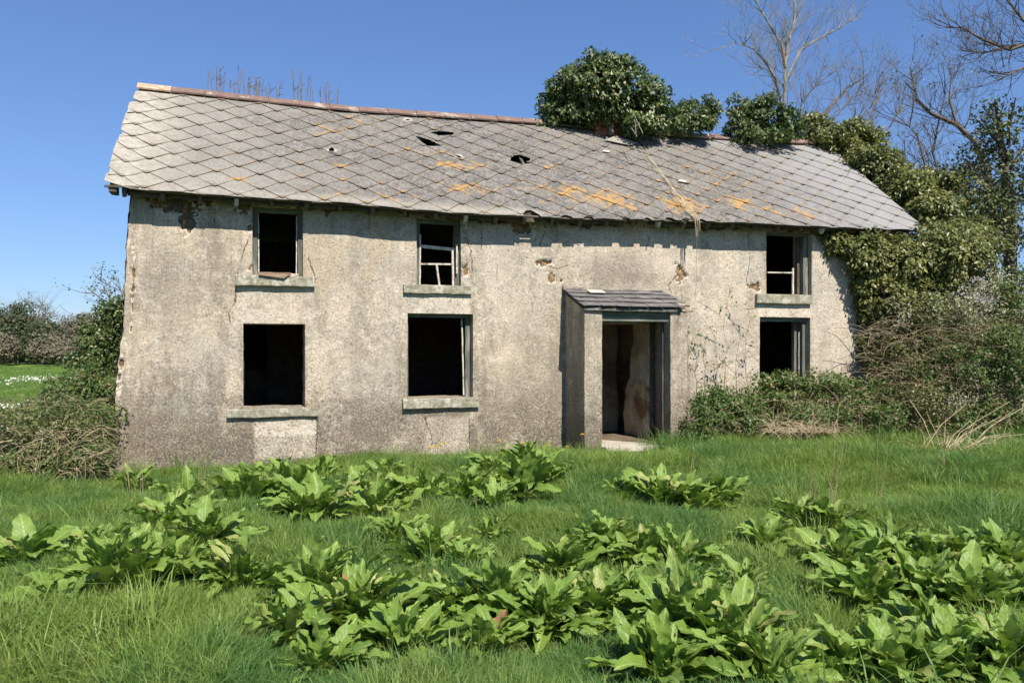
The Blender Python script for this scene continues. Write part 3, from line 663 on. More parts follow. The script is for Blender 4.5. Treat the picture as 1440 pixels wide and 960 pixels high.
bar((u1-.06, z0+.0), (u1-.06, z1-.06), .10, .10, .08, M['wood'], wE, 'jamb', 5); bar((u1-.15, z0), (u1-.15, z1-.07), .05, .05, .16, M['darkwood'], wE, 'sash_stile'); bar((u0+.02, z0), (u0+.02, z1-.06), .03, .06, .1, M['wood'], wE, 'jamb')
bar(wall_uz(1079, 383, .12), wall_uz(1114, 383.5, .12), .022, .03, .11, M['paint'], wE, 'sash_rail'); bar(wall_uz(1114.5, 377, .12), wall_uz(1114.5, 414, .12), .03, .03, .10, M['paint'], wE, 'sash_stile')
sill('E', 1065, 1143, 415, 426, wE, 5)
wF = win_root('F'); frame('F', .07, .07, M['wood'], 'T', wF); u0, z0, u1, z1 = WIN['F']
bar((u1-.05, z0+.0), (u1-.05, z1-.08), .06, .10, .10, M['wood'], wF, 'jamb', 5); bar((u1-.16, z0), (u1-.15, z1-.09), .05, .05, .2, M['wood'], wF, 'sash_stile'); bar((u1-.105, z0+.2), (u1-.105, z1-.25), .012, .02, .16, M['paint'], wF, 'paint_strip')
sill('F', 1058, 1143, 563, 576, wF, 6)

# porch
porch = bpy.data.objects.new('porch', None); COL.objects.link(porch); porch.parent = house
zl = wall_uz(822, 434, -PD)[1]; PZ = zl-.03
def pbox(name, a, b, seed, mat='wall', cell=.05, amp=.006):
    V, F = rough_box(a, b, cell=cell, amp=amp, seed=seed, bev=.01); n = len(V)
    return mesh(name, V, F, M[mat], porch, attrs={'bare': np.zeros(n), 'smoothp': np.zeros(n), 'stain': np.full(n, .25), 'crack': np.ones(n), 'crackm': np.zeros(n)})
pbox('side_wall', (PU0, -PD+.0, -.3), (PU0+.16, .03, PZ), 11)
pbox('front_pier', (PU0+.158, -PD+.003, -.3), (PI0, -PD+.2, PZ), 12)
pbox('side_wall', (PU1-.17, -PD+.004, -.3), (PU1, .03, PZ), 13)
pbox('front_pier', (PI1, -PD+.001, -.3), (PU1-.168, -PD+.2, PZ), 14)
# raked cheeks above the side walls
for u0, u1 in ((PU0+.01, PU0+.15), (PU1-.16, PU1-.01)):
    zb = wall_uz(795, 408, 0)[1]-.05; V = [(u, n, z) for u in (u0, u1) for n, z in ((-PD+.02, PZ-.01), (.03, PZ-.01), (.03, zb), (-PD+.02, PZ+.0))]
    mesh('cheek_wall', V, [(0, 1, 2, 3), (7, 6, 5, 4), (0, 4, 5, 1), (1, 5, 6, 2), (2, 6, 7, 3), (3, 7, 4, 0)], M['wall'], porch, attrs={'bare': np.zeros(8), 'smoothp': np.zeros(8), 'stain': np.zeros(8), 'crack': np.ones(8), 'crackm': np.zeros(8)})
pbox('lintel', (PI0-.02, -PD+.06, PZ-.15), (PI1+.02, -PD+.17, PZ-.004), 15, 'woodh', .2, .003)
pbox('lintel_rail', (PI0-.01, -PD+.035, PZ-.05), (PI1+.01, -PD+.058, PZ-.008), 17, 'woodh', .2, .003)
pbox('door_post', (PI1-.028, -PD+.2, 0.0), (PI1+.03, -PD+.26, PZ-.15), 16, 'wood', .3, .003)
pbox('door_post', (PI1+.045, -.07, 0.16), (PI1+.085, .0, PZ-.1), 18, 'darkwood', .2, .004)
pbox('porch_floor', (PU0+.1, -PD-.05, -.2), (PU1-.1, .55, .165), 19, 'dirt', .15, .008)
q = [(PI0-.05, -PD-.26), (PI1-.25, -PD-.30), (PI1-.28, -PD-.02), (PI1-.48, -PD+.25), (PI0+.12, .28), (PI0-.02, .25)]  # slab outline and pale colour paint the sunlit patch; shaded floor stays dark earth
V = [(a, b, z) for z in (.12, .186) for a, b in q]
mesh('sunlit_patch_slab', V, [tuple(range(6))[::-1], tuple(range(6, 12))]+[(i, (i+1) % 6, 6+(i+1) % 6, 6+i) for i in range(6)], M['slab'], porch)
pbox('fascia_strip', (PU0-.03, -PD-.045, PZ+.0), (PU1-.12, -PD-.012, PZ+.045), 20, 'wood', .2, .004)
# porch slates
z_b = wall_uz(795, 407, 0)[1]; z_f = PZ+.055; n_f = -PD-.07
rake = math.hypot(n_f, z_b-z_f); dn, dzz = (0-n_f)/rake, (z_b-z_f)/rake
def pr(u, v, w): return (u, n_f+dn*v-dzz*w, z_f+dzz*v+dn*w)
pbox('roof_board', (PU0+.02, -.02, z_b-.08), (PU1-.03, .04, z_b-.02), 21, 'darkwood', .3, .003)
V = [pr(u, v, w) for u in (PU0+.03, PU1-.06) for v in (.05, rake-.01) for w in (-.03, -.012)]; mesh('roof_board', V, BF, M['darkwood'], porch)
ncrs = 4; ex = rake/ncrs
for r in range(ncrs):
    u = PU0-.05-(.13 if r % 2 else 0); c = 0
    while u < PU1+.02:
        w_ = .27+rnd.uniform(-.03, .04); a, b = max(u, PU0-.055+rnd.uniform(0, .015)), min(u+w_-.006, PU1+.03)
        if r == 0: b = min(b, PU1-.12)
        if b-a > .05 and not (r == 0 and a > PU1-.2):
            v0, v1 = r*ex-rnd.uniform(0, .02), min((r+1)*ex+.09, rake); j = [rnd.uniform(-.012, .012) for _ in range(6)]
            lw = .028+rnd.uniform(0, .006)
            P = [(a, v0+j[0]), ((a+b)/2+j[4]*2, v0+j[5]), (b, v0+j[1]), (b, v1), (a, v1)]
            if c == 2 and r == 2: P[2] = (b, v0+.06); P[1] = ((a+b)/2, v0+.02)
            V = [pr(x, v, lw-(v-v0)*.09-t) for t in (0, .008) for x, v in P]
            F = [(0, 1, 2, 3, 4), (9, 8, 7, 6, 5)]+[(i, 5+i, 5+(i+1) % 5, (i+1) % 5) for i in range(5)]
            o = mesh('slate', V, F, M['porchslate'], porch)
        u += w_; c += 1
V = [pr(x, v, w) for x in (wall_uz(830, 413, -.3)[0], wall_uz(852, 413, -.3)[0]) for v in (rake*.66, rake*.83) for w in (.046, .054)]
mesh('pale_slate', V, BF, M['paleslate'], porch)['label'] = "pale cream slate among the dark ones"
V, F = rough_box((PU1-.15, -PD-.02, PZ+.01), (PU1+.10, -PD+.03, PZ+.03), cell=.06, amp=.012, seed=31); mesh('splintered_batten', V, F, M['brown'], porch)
V, F = rough_box((PU1-.2, -PD+.12, PZ+.09), (PU1+.12, -PD+.16, PZ+.115), cell=.06, amp=.012, seed=32); mesh('splintered_batten', V, F, M['darkwood'], porch)
# curtain of mortar along the top joint of the porch roof
V, F = rough_box((PU0-.05, -.045, z_b+.005), (PU1-.02, .03, z_b+.05), cell=.06, amp=.012, seed=33); mesh('mortar_fillet', V, F, M['mortar'], porch)

# chimney
chim = bpy.data.objects.new('chimney', None); COL.objects.link(chim); chim.parent = house
cu = wall_uz(858, 185, RN-.28)[0]; cz = float(rv(cu)); cn = RN-.02
mesh('core', boxv((cu-.27, cn-.24, cz-.6), (cu+.27, cn+.24, cz+.95)), BF, M['mortar'], chim)
for r in range(13):
    z = cz-.36+r*.082
    for side in range(2):
        for c in range(3):
            if side == 0:
                a = cu-.30+(c*.225-(.11 if r % 2 else 0)); b = a+.213
                a, b = max(a, cu-.30), min(b, cu+.30)
                if b-a < .04: continue
                j = rnd.uniform(-.006, .006); box_ = ((a, cn-.27+j, z), (b, cn-.17, z+.070))
            else:
                if c == 2: continue
                a = cn-.155+c*.21; j = rnd.uniform(-.006, .006); box_ = ((cu-.30+j, a, z), (cu-.2, a+.2, z+.070))
            V, F = rough_box(*box_, cell=.3, amp=.006, seed=r*7+c, bev=.008); mesh('brick', V, F, M['brick'], chim)

# ------------------------------------------------------------------ foliage tools
def leaves(P, Nn, size, asp=.62, droop=.5, jit=.7, r=rng):
    n = len(P); s = size*r.uniform(.6, 1.25, n)[:, None]
    d = r.normal(size=(n, 3))*jit+Nn*.5; d[:, 2] -= droop; d /= np.linalg.norm(d, axis=1)[:, None]
    up = Nn+r.normal(size=(n, 3))*.45; up[:, 2] += .35; sd_ = np.cross(d, up); sd_ /= np.linalg.norm(sd_, axis=1)[:, None]+1e-9
    nn = np.cross(sd_, d)
    b = P-d*s*.3; t = P+d*s*.7; l = P+sd_*s*asp*.5-nn*s*.10; rr = P-sd_*s*asp*.5-nn*s*.10
    V = np.stack([b, rr, t, l], 1).reshape(-1, 3); i = np.arange(n)[:, None]*4
    F = np.concatenate([i+[0, 1, 2], i+[0, 2, 3]], 1).reshape(-1, 3); return V, F
def shell(c, rad, n, inner=.6, r=rng, hemi=None):
    d = r.normal(size=(n, 3)); d /= np.linalg.norm(d, axis=1)[:, None]
    if hemi is not None: d[:, 2] = np.where(d[:, 2] < hemi, -d[:, 2], d[:, 2])
    return np.asarray(c)+d*np.asarray(rad)*r.uniform(inner, 1, n)[:, None], d
def clumps(blobs, nc, cr, nl, size, **kw):       # blobs: (centre, radii); clumps on their outer part, leaves on each clump
    Ps, Ns = [], []; vol = np.array([b[1][0]*b[1][2] for b in blobs]); vol = vol/vol.sum()
    for (c, rad), f in zip(blobs, vol):
        k = max(3, int(nc*f)); cc, dd = shell(c, np.asarray(rad)*.92, k, .45)
        for q, d in zip(cc, dd):
            rr = cr*rng.uniform(.6, 1.35); p, n = shell(q, (rr, rr, rr*.8), int(nl*(rr/cr)**2), .5); Ps.append(p); Ns.append(n*.7+d*.6)
    return leaves(np.concatenate(Ps), np.concatenate(Ns), size, **kw)
def E(px, py, Y, rx, ry, ryd=None):
    k = Y/FPX; return (at(px, py, Y), (rx*k, (ryd if ryd else min(rx, ry)*k*1.0), ry*k))
def cat_vf(L):
    V, F, k = [], [], 0
    for v, f in L: V.append(np.asarray(v)); F.append(f+k); k += len(v)
    return np.concatenate(V), np.concatenate(F)
def tubes(L):
    V, F = merge([(list(v), f) for v, f in L]); return V, F
def stems(n, start, spread, length, rad, up=.8, arch=.6, bits=6, sides=3, wig=.15):
    L = []
    for _ in range(n):
        p = Vector(start()); d = Vector((rnd.gauss(0, spread), rnd.gauss(0, spread), up*rnd.uniform(.5, 1.2))).normalized(); ln = length*rnd.uniform(.5, 1.3); pts = [p]
        for _b in range(bits):
            d = (d+Vector((rnd.gauss(0, wig), rnd.gauss(0, wig), -arch/bits*1.5))).normalized(); p = p+d*ln/bits; pts.append(p)
        L.append(tube(pts, [rad*(1-.75*i/bits) for i in range(bits+1)], sides))
    return tubes(L)
def plant(name, loc, label, cat, leafVF=None, leafmat=None, stemVF=None, stemmat=None, group=None, leafname='foliage', stemname='stems', extra=()):
    o = root(name, loc, label, cat, group)
    def add(nm, VF, mt):
        V, F = VF; ob = mesh(nm, np.asarray([tuple(v) for v in V]) if not isinstance(V, np.ndarray) else V, F, mt, loc=loc); ob.location = (0, 0, 0); ob.parent = o; return ob
    if leafVF is not None: tag(add(leafname, leafVF, leafmat), kind='stuff')
    if stemVF is not None: tag(add(stemname, stemVF, stemmat), kind='stuff')
    for nm, VF, mt in extra: tag(add(nm, VF, mt), kind='stuff')
    return o
def roof_world(u, v, w): x = roof_pt(u, v, w); X_, Y_ = from_un(x[0], x[1]); return Vector((X_, Y_, x[2]))

# ------------------------------------------------------------------ ivy on the roof
yc = 14.75
b = [E(770, 172, yc, 20, 12, .25), E(900, 172, yc, 34, 16, .35), E(845, 125, yc, 84, 44, .7), E(800, 145, yc, 44, 36, .5), E(905, 145, yc, 44, 36, .5), E(850, 103, yc, 55, 30, .5), E(925, 168, yc, 22, 16, .3), E(785, 160, yc, 28, 16, .3), E(840, 160, yc-.1, 26, 12, .3)]
lv = clumps(b, 330, .17, 62, .088, droop=.9, jit=.5)
tr = [tube([at(860, 190, yc), at(858, 165, yc+.1), at(855, 140, yc)], [.05, .04, .03], 6)]+[tube([at(855, 150, yc), at(855+rnd.uniform(-50, 50), rnd.uniform(85, 150), yc+rnd.uniform(-.3, .3))], [.02, .008], 4) for _ in range(14)]
for q in ((890, 158, 904, 188), (893, 170, 895, 193), (888, 180, 896, 192)): tr.append(tube([at(q[0], q[1], yc-.7), at(q[2], q[3], yc-.9)], .006, 4))
plant('ivy_bush', at(858, 188, yc), "big rounded ivy bush smothering the brick chimney", "ivy", lv, M['ivy'], tubes(tr), M['bark'])
lv = clumps([E(972, 162, 15.3, 38, 26, .3), E(940, 180, 15.1, 26, 10, .25), E(995, 165, 15.4, 22, 20, .2), E(950, 168, 15.3, 18, 14, .3), E(1000, 142, 15.3, 12, 9, .15), E(985, 172, 15.2, 22, 10, .2)], 80, .14, 46, .08, droop=.8, jit=.5)
plant('ivy_bush', at(972, 185, 15.4), "small ivy bush on the ridge just right of the chimney bush", "ivy", lv, M['ivy'], stems(8, lambda: at(975+rnd.uniform(-15, 15), 182, 15.4), .6, .5, .01, bits=4), M['twig'])
lv = clumps([E(1075, 164, 15.9, 50, 34, .45), E(1042, 176, 15.9, 24, 20, .3), E(1110, 176, 15.9, 24, 22, .3), E(1075, 190, 15.6, 50, 8, .3), E(1033, 150, 15.9, 8, 18, .1)], 150, .15, 52, .082, droop=.8, jit=.5)
plant('ivy_bush', at(1070, 190, 15.9), "rounded dark ivy bush on the ridge in front of the tall bare tree", "ivy", lv, M['ivy'], stems(14, lambda: at(1045+rnd.uniform(-20, 50), 185, 15.9), .6, .9, .009, bits=4), M['twig'])
b = [E(1160, 190, 16.6, 36, 24, .5), E(1200, 200, 16.6, 45, 30, .6), E(1230, 232, 16.1, 48, 32, .6), E(1275, 262, 15.7, 46, 34, .6), E(1315, 292, 15.2, 40, 34, .6), E(1350, 335, 14.8, 38, 34, .6), E(1150, 170, 16.8, 20, 10, .3), E(1320, 260, 16.2, 30, 20, .5)]
lv = clumps(b, 480, .18, 62, .085, droop=.7, jit=.6)
plant('ivy_growth', at(1230, 300, 16.5), "long slope of yellow green ivy spilling down the right edge of the roof", "ivy", lv, M['ivyy'], stems(24, lambda: at(1230+rnd.uniform(-60, 80), 250, 16.4), .8, 1.2, .012), M['twig'])

# ------------------------------------------------------------------ ivy and scrub at the right end
b = [E(1180, 348, 13.95, 28, 16, .22), E(1165, 338, 14.0, 20, 10, .16), E(1222, 358, 13.95, 42, 34, .35), E(1275, 372, 13.9, 58, 40, .5), E(1335, 370, 13.8, 55, 44, .6), E(1300, 358, 14.0, 45, 24, .5), E(1240, 415, 14.0, 34, 48, .3), E(1215, 395, 14.1, 18, 35, .16), E(1370, 355, 13.8, 40, 34, .5), E(1290, 430, 13.8, 60, 50, .5), E(1225, 450, 14.1, 18, 40, .15), E(1242, 490, 14.0, 26, 50, .25), E(1300, 490, 13.6, 60, 30, .4), E(1330, 335, 14.1, 60, 26, .6)]
lv = clumps(b, 720, .17, 56, .085, droop=.8, jit=.5)
st = stems(70, lambda: at(1290+rnd.uniform(-60, 70), 480, 13.8), .7, 1.2, .01)
plant('ivy_thicket', at(1280, 620, 13.9), "thick glossy ivy mound hanging over the right corner of the house wall", "ivy", lv, M['ivyy'], st, M['twig'])
b = [E(1300, 505, 13.5, 80, 70, .6), E(1255, 520, 13.7, 40, 60, .4), E(1380, 510, 13.2, 80, 80, .8), E(1320, 450, 13.5, 70, 50, .5), E(1330, 565, 12.9, 110, 35, .6), E(1260, 575, 13.2, 50, 30, .5), E(1400, 430, 13.6, 50, 50, .6)]
lv = clumps(b, 560, .19, 44, .050, droop=.3, jit=.9)
st = stems(900, lambda: at(1215+rnd.uniform(0, 225), rnd.uniform(450, 605), 13.0+rnd.uniform(-.4, .6)), .9, .62, .0045, up=.8, arch=.7, wig=.3, bits=5)
lv2 = clumps([E(1340, 420, 13.2, 60, 38, .4), E(1290, 440, 13.2, 50, 25, .3), E(1400, 380, 13.2, 36, 34, .4), E(1370, 440, 13.0, 50, 30, .3)], 60, .2, 26, .042, droop=.1, jit=.9)
lv3 = clumps([E(1300, 540, 13.2, 90, 50, .5), E(1380, 500, 12.8, 60, 60, .5)], 120, .13, 36, .055, droop=.3)
plant('twiggy_scrub', at(1330, 610, 13.2), "brown twiggy scrub with pale buds below the ivy mound", "scrub", lv, M['scrub'], st, M['cane'], extra=(('pale_leaves', lv2, M['pale']), ('green_leaves', lv3, M['bramble'])))
lv = clumps([E(1425, 520, 12.7, 30, 70, .6), E(1430, 430, 13.4, 30, 60, .5), E(1400, 590, 12.6, 50, 26, .5), E(1350, 600, 12.5, 40, 18, .4)], 170, .17, 50, .062)
plant('bramble_bush', at(1420, 620, 12.6), "dark leafy bush at the far right edge beside the twiggy scrub", "bush", lv, M['bramble'], stems(40, lambda: at(1420+rnd.uniform(-30, 30), 600, 12.6), .6, .9, .006), M['cane'])
b = [E(1100, 548, 12.9, 44, 30, .45), E(1150, 545, 13.0, 45, 32, .5), E(1190, 560, 13.0, 45, 36, .5), E(1070, 570, 12.7, 40, 28, .4), E(1130, 585, 12.5, 60, 26, .5), E(1215, 590, 12.6, 50, 30, .5)]
lv = clumps(b, 230, .15, 58, .062, droop=.2)
st = stems(260, lambda: at(1140+rnd.uniform(-80, 90), rnd.uniform(560, 615), 12.4+rnd.uniform(-.2, .5)), 1., .6, .004, up=.8, arch=1.0, wig=.25)
plant('bramble_bush', at(1140, 615, 12.7), "bramble bush growing under the lower right window", "bramble", lv, M['bramble'], st, M['cane'])
b = [E(1000, 575, 12.2, 34, 32, .35), E(1030, 565, 12.4, 36, 30, .35), E(1050, 590, 12.3, 40, 24, .4), E(985, 598, 12.1, 22, 18, .3)]
lv = clumps(b, 120, .14, 55, .06, droop=.2)
st = stems(90, lambda: at(1020+rnd.uniform(-40, 50), rnd.uniform(575, 612), 12.1+rnd.uniform(-.1, .3)), 1., .55, .004, up=.8, arch=1.0, wig=.25)
plant('bramble_bush', at(1020, 615, 12.3), "low bramble bush against the wall just right of the porch", "bramble", lv, M['bramble'], st, M['cane'])
# dry grass skirts
for (x0, x1, py, Yd, hgt, n, lab) in ((1080, 1180, 612, 12.0, .5, 330, "pale dry grass tuft standing in front of the brambles by the wall"), (1290, 1440, 640, 10.9, .5, 200, "bleached bent stalks lying in front of the scrub at the right")):
    st = stems(n, lambda: at(rnd.uniform(x0, x1), py-4, Yd+rnd.uniform(-.15, .5)), .45, hgt, .004, up=1., arch=1.1, bits=4)
    plant('dry_grass', at((x0+x1)/2, py, Yd), lab, "dry grass", None, None, st, M['straw'], stemname='stalks')
L = []
for _ in range(26):
    a = at(rnd.uniform(1285, 1370), rnd.uniform(640, 662), 10.9+rnd.uniform(-.2, .2)); d = Vector((rnd.uniform(-.2, 1.3), rnd.uniform(-.1, .4), rnd.uniform(.05, .9))); m_ = a+d*.5+Vector((0, 0, .08))
    L.append(tube([a, m_, a+d+Vector((0, 0, -.05))], [.006, .005, .003], 4))
plant('fallen_stalks', at(1330, 650, 10.9), "tangle of long pale dead stalks fallen on the grass at the right", "dead stalks", None, None, tubes(L), M['straw'], stemname='stalks')

# climbing wisps on the wall right of the porch
L = [tube([at(980, 318, 12.6), at(979, 400, 12.72), at(974, 480, 12.74)], [.003, .003, .003], 3)]
plant('hanging_cord', at(976, 480, 12.74), "thin pale cord hanging from the eave right of the porch", "cord", None, None, tubes(L), M['straw'], stemname='strand')
L = []; LP = []
for px in (990, 1018, 1052, 965):
    p = [at(px+rnd.uniform(-6, 6)*i/4, 560-i*rnd.uniform(14, 24), 12.95+(px-990)*.004) for i in range(7)]; L.append(tube(p, [.008-.001*i for i in range(7)], 4))
    for q in p[1:]:
        for _ in range(3):
            d = Vector((rnd.gauss(0, .2), 0, rnd.gauss(.05, .1))); L.append(tube([q, q+d], [.004, .002], 3)); LP += [q+d, q+d*.6]
LP = np.array([tuple(p) for p in LP]); lv = leaves(LP, np.tile([0, -1., .3], (len(LP), 1)), .06)
plant('climbing_briar', at(1000, 590, 12.6), "sparse thin briar climbing the wall right of the porch", "briar", lv, M['bramble'], tubes(L), M['cane'])
L = []
for _ in range(20):
    a = (952+rnd.uniform(-9, 9), 280+rnd.uniform(-3, 6)); e = (978+rnd.uniform(-3, 3), 312+rnd.uniform(-2, 2)); u0, v0 = roof_px(*a); u1, v1 = roof_px(*e)
    pts = [roof_world(u0+(u1-u0)*t+rnd.gauss(0, .01), max(0, v0+(v1-v0)*t), .05+rnd.uniform(0, .03)) for t in (0, .35, .7, 1)]; pts.append(pts[-1]+Vector((.01, -.03, -.04-rnd.uniform(0, .28)))); L.append(tube(pts, [.0035]*5, 3))
for _ in range(5):
    u0, v0 = roof_px(900+rnd.uniform(-8, 8), 215+rnd.uniform(-8, 8)); u1, v1 = roof_px(950, 278)
    L.append(tube([roof_world(u0+(u1-u0)*t+rnd.gauss(0, .025), v0+(v1-v0)*t, .05+rnd.uniform(0, .02)) for t in (0, .25, .5, .75, 1)], .003, 3))
plant('dead_vine', roof_world(*roof_px(978, 312), .04), "bundle of dead straw coloured vine trailing down the slates over the eave", "dead vine", None, None, tubes(L), M['straw'], stemname='strands')

# weeds on the ridge
for px0, px1, n, hh, lab in ((288, 345, 12, 42, "leftmost thin dead weeds standing on the ridge tiles"), (348, 405, 14, 30, "low tangle of dead weeds in the middle of the row on the ridge"), (408, 445, 9, 52, "tallest thin dead weeds on the ridge tiles"), (448, 480, 8, 34, "rightmost dead weeds of the row on the ridge tiles")):
    L = []
    for _ in range(n):
        px = rnd.uniform(px0, px1); py = 118+(px-200)*.1065; Yr = 12.45+(px-190)*.0036; h = hh*rnd.uniform(.35, 1.0)*Yr/FPX
        a = at(px, py+2, Yr); top = a+Vector((rnd.gauss(0, .03), 0, h)); L.append(tube([a, (a+top)/2+Vector((rnd.gauss(0, .01), 0, 0)), top], [.007, .006, .0035], 4))
        for _k in range(rnd.randint(1, 6)):
            t = rnd.uniform(.3, .95); q = a.lerp(top, t); L.append(tube([q, q+Vector((rnd.gauss(0, .05), rnd.gauss(0, .03), rnd.uniform(.02, .10)))], [.0045, .003], 3))
    plant('dead_weeds', at((px0+px1)/2, 118+((px0+px1)/2-200)*.1065, 12.45+((px0+px1)/2-190)*.0036), lab, "dead weeds", None, None, tubes(L), M['twig'], group="dead weeds along the roof ridge")

# ------------------------------------------------------------------ trees
def grow(L, p, d, ln, r, depth, maxd, tw=.28, upb=.12, tips=None, kids=(3, 5)):
    segs = 4 if depth < maxd-1 else 3; pts = [p]; rads = [r]
    for s in range(segs):
        d = (d+Vector((rnd.gauss(0, tw*.5), rnd.gauss(0, tw*.5), rnd.gauss(0, tw*.3)+upb*.5))).normalized(); p = p+d*ln/segs; pts.append(p); rads.append(r*(1-.62*(s+1)/segs))
    L.append(tube(pts, rads, 6 if depth == 0 else (4 if depth < maxd else 3)))
    if depth >= maxd:
        if tips is not None: tips += pts[1:]
        return
    for k in range(rnd.randint(*kids)):
        i = rnd.randint(1, segs) if k else segs; q = pts[i]; ax = Vector((rnd.gauss(0, 1), rnd.gauss(0, 1), rnd.gauss(0, .6))).normalized()
        nd = (d*.9+ax*rnd.uniform(.45, .95)+Vector((0, 0, upb))).normalized()
        grow(L, q, nd, ln*rnd.uniform(.52, .8), max(rads[i]*.72, .0035), depth+1, maxd, tw, upb, tips, kids)
def limb_tree(name, limbs, Yd, label, trunkbase, maxd=3, tl=1.0, mat='bark', r0=.07, group=None, tw=.3, kids=(2, 4), twr=.011, per=2, upb=.15, leaf=None):
    T, L, tips = [], [], []
    for j, pl in enumerate(limbs):
        pts = [at(px, py, Yd+dy) for px, py, dy in pl[1]]; rr = pl[0]; n = len(pts)
        rr *= .72; T.append(tube(pts, [rr*(1-.82*i/(n-1)) for i in range(n)], 7 if j == 0 else 5))
        for i in range(1 if j else 2, n):
            seg = pts[i]-pts[i-1]
            for _ in range(per):
                q = pts[i-1].lerp(pts[i], rnd.random()); ax = Vector((rnd.gauss(0, 1), rnd.gauss(0, 1), rnd.gauss(.2, .5))).normalized()
                grow(L, q, (seg.normalized()*.8+ax*.8).normalized(), tl*rnd.uniform(.5, 1.1), twr*1.5, 1, maxd, tw, upb, tips, kids)
    ex = ()
    if leaf:
        mt, dens, sz = leaf; P = np.array([tuple(t) for t in tips]); P = P[rng.integers(0, len(P), int(len(P)*dens))]+rng.normal(size=(int(len(P)*dens), 3))*.05
        ex = (('foliage', leaves(P, rng.normal(size=P.shape), sz, jit=1., droop=.1), M[mt]),)
    base = trunkbase; o = root(name, base, label, "tree", group)
    def add(nm, VF, mt, stuff=True):
        V, F = VF; ob = mesh(nm, np.asarray([tuple(v) for v in V]), F, mt, loc=base); ob.location = (0, 0, 0); ob.parent = o
        if stuff: tag(ob, kind='stuff')
    add('trunk', tubes(T), M[mat], False); add('twigs', tubes(L), M[mat])
    for nm, VF, mt in ex: add(nm, VF, mt)
    return o
Y1 = 24.0; g1 = HOR+EYE/Y1*FPX
limb_tree('bare_tree', [(.16, [(1100, g1, 0), (1101, 300, 0), (1102, 190, 0), (1103, 140, 0), (1104, 95, 0)]), (.09, [(1104, 95, 0), (1108, 60, .1), (1117, 30, .2), (1118, -5, .3), (1118, -40, .3)]), (.075, [(1104, 95, 0), (1099, 65, -.2), (1085, 40, -.3), (1070, 15, -.4), (1058, -10, -.5)]),
        (.06, [(1102, 120, 0), (1125, 72, .3), (1150, 55, .6), (1180, 40, .8), (1200, 25, 1.)]), (.06, [(1102, 160, 0), (1090, 110, -.4), (1075, 85, -.6), (1058, 68, -.9), (1025, 58, -1.2)]), (.05, [(1103, 130, 0), (1106, 60, .5), (1122, 15, .5), (1135, -20, .6)]), (.04, [(1101, 170, 0), (1095, 130, .4), (1082, 100, .6), (1068, 95, .8)])],
        Y1, "tall pale bare tree rising behind the ridge of the roof", Vector((at(1100, g1, Y1).x, Y1, 0)), maxd=4, tl=.9, per=5, twr=.009, kids=(2, 3))
limb_tree('bare_tree', [(.10, [(1140, g1, 0), (1138, 240, 0), (1140, 200, 0), (1160, 160, .3), (1190, 125, .5), (1215, 108, .6)]), (.05, [(1140, 200, 0), (1125, 165, 0), (1128, 140, 0), (1155, 115, 0), (1180, 95, 0)]), (.05, [(1138, 220, 0), (1175, 165, .3), (1195, 140, .3), (1222, 112, .3)]), (.05, [(1138, 220, 0), (1195, 180, .4), (1225, 150, .3), (1238, 112, .3)])],
        23, "low spreading bare tree leaning right behind the roof ivy", Vector((at(1140, g1, 23).x, 23, 0)), maxd=4, tl=.8, per=5, twr=.008, mat='twig', kids=(2, 3))
limb_tree('bare_tree', [(.10, [(1225, g1, 0), (1223, 250, 0), (1222, 200, 0), (1226, 160, 0), (1240, 125, 0)]), (.05, [(1222, 220, 0), (1205, 180, 0), (1200, 150, 0)]), (.05, [(1223, 230, 0), (1245, 190, 0), (1262, 160, 0), (1270, 140, 0)])],
        22, "thin bare sapling behind the middle of the roof edge ivy", Vector((at(1225, g1, 22).x, 22, 0)), maxd=4, tl=.6, per=5, twr=.008, mat='twig', kids=(2, 3))
limb_tree('bare_tree', [(.14, [(1400, 590, 0), (1395, 300, 0), (1388, 240, 0), (1372, 200, 0), (1345, 175, .2), (1310, 160, .3), (1290, 140, .3), (1280, 95, .4)]), (.07, [(1385, 235, 0), (1325, 260, .3), (1312, 215, .5), (1320, 170, .5), (1330, 130, .5)]), (.05, [(1330, 270, 0), (1300, 230, .1), (1290, 190, .1), (1275, 175, 0)]), (.05, [(1345, 175, .2), (1335, 140, .2), (1338, 95, .2)]), (.05, [(1320, 290, 0), (1300, 250, 0), (1270, 230, 0)])],
        18, "gnarled bare tree with dark forking limbs right of the roof", Vector((at(1400, 590, 18).x, 18, 0)), maxd=4, tl=.75, per=5, twr=.009, mat='darkbark', kids=(2, 3), leaf=('ivy', .12, .06))
limb_tree('overhanging_tree', [(.16, [(1560, 610, 0), (1540, 300, 0), (1520, 100, 0), (1480, 30, 0)]), (.07, [(1500, 60, 0), (1450, 60, 0), (1420, 70, 0), (1380, 55, 0), (1355, 40, 0), (1335, 38, 0)]), (.06, [(1490, 50, 0), (1440, 30, 0), (1420, 5, 0), (1400, -20, 0)]), (.05, [(1510, 90, 0), (1450, 90, 0), (1420, 105, 0), (1395, 115, 0)]), (.04, [(1450, 60, 0), (1400, 70, .2), (1385, 75, .3), (1368, 72, .3)])],
        15, "bare branches reaching in at the top right corner from a tree outside the picture", Vector((at(1560, 610, 15).x, 15, 0)), maxd=4, tl=.6, per=6, twr=.007, mat='darkbark', kids=(2, 3))
L = [tube([at(1425, 600, 16), at(1420, 300, 16), at(1400, 140, 16)], [.16, .12, .03], 7)]+[tube([at(1418, y, 16), at(1418+rnd.uniform(-80, 40), y-rnd.uniform(20, 60), 16+rnd.uniform(-.8, .8))], [.04, .01], 4) for y in range(180, 400, 12)]
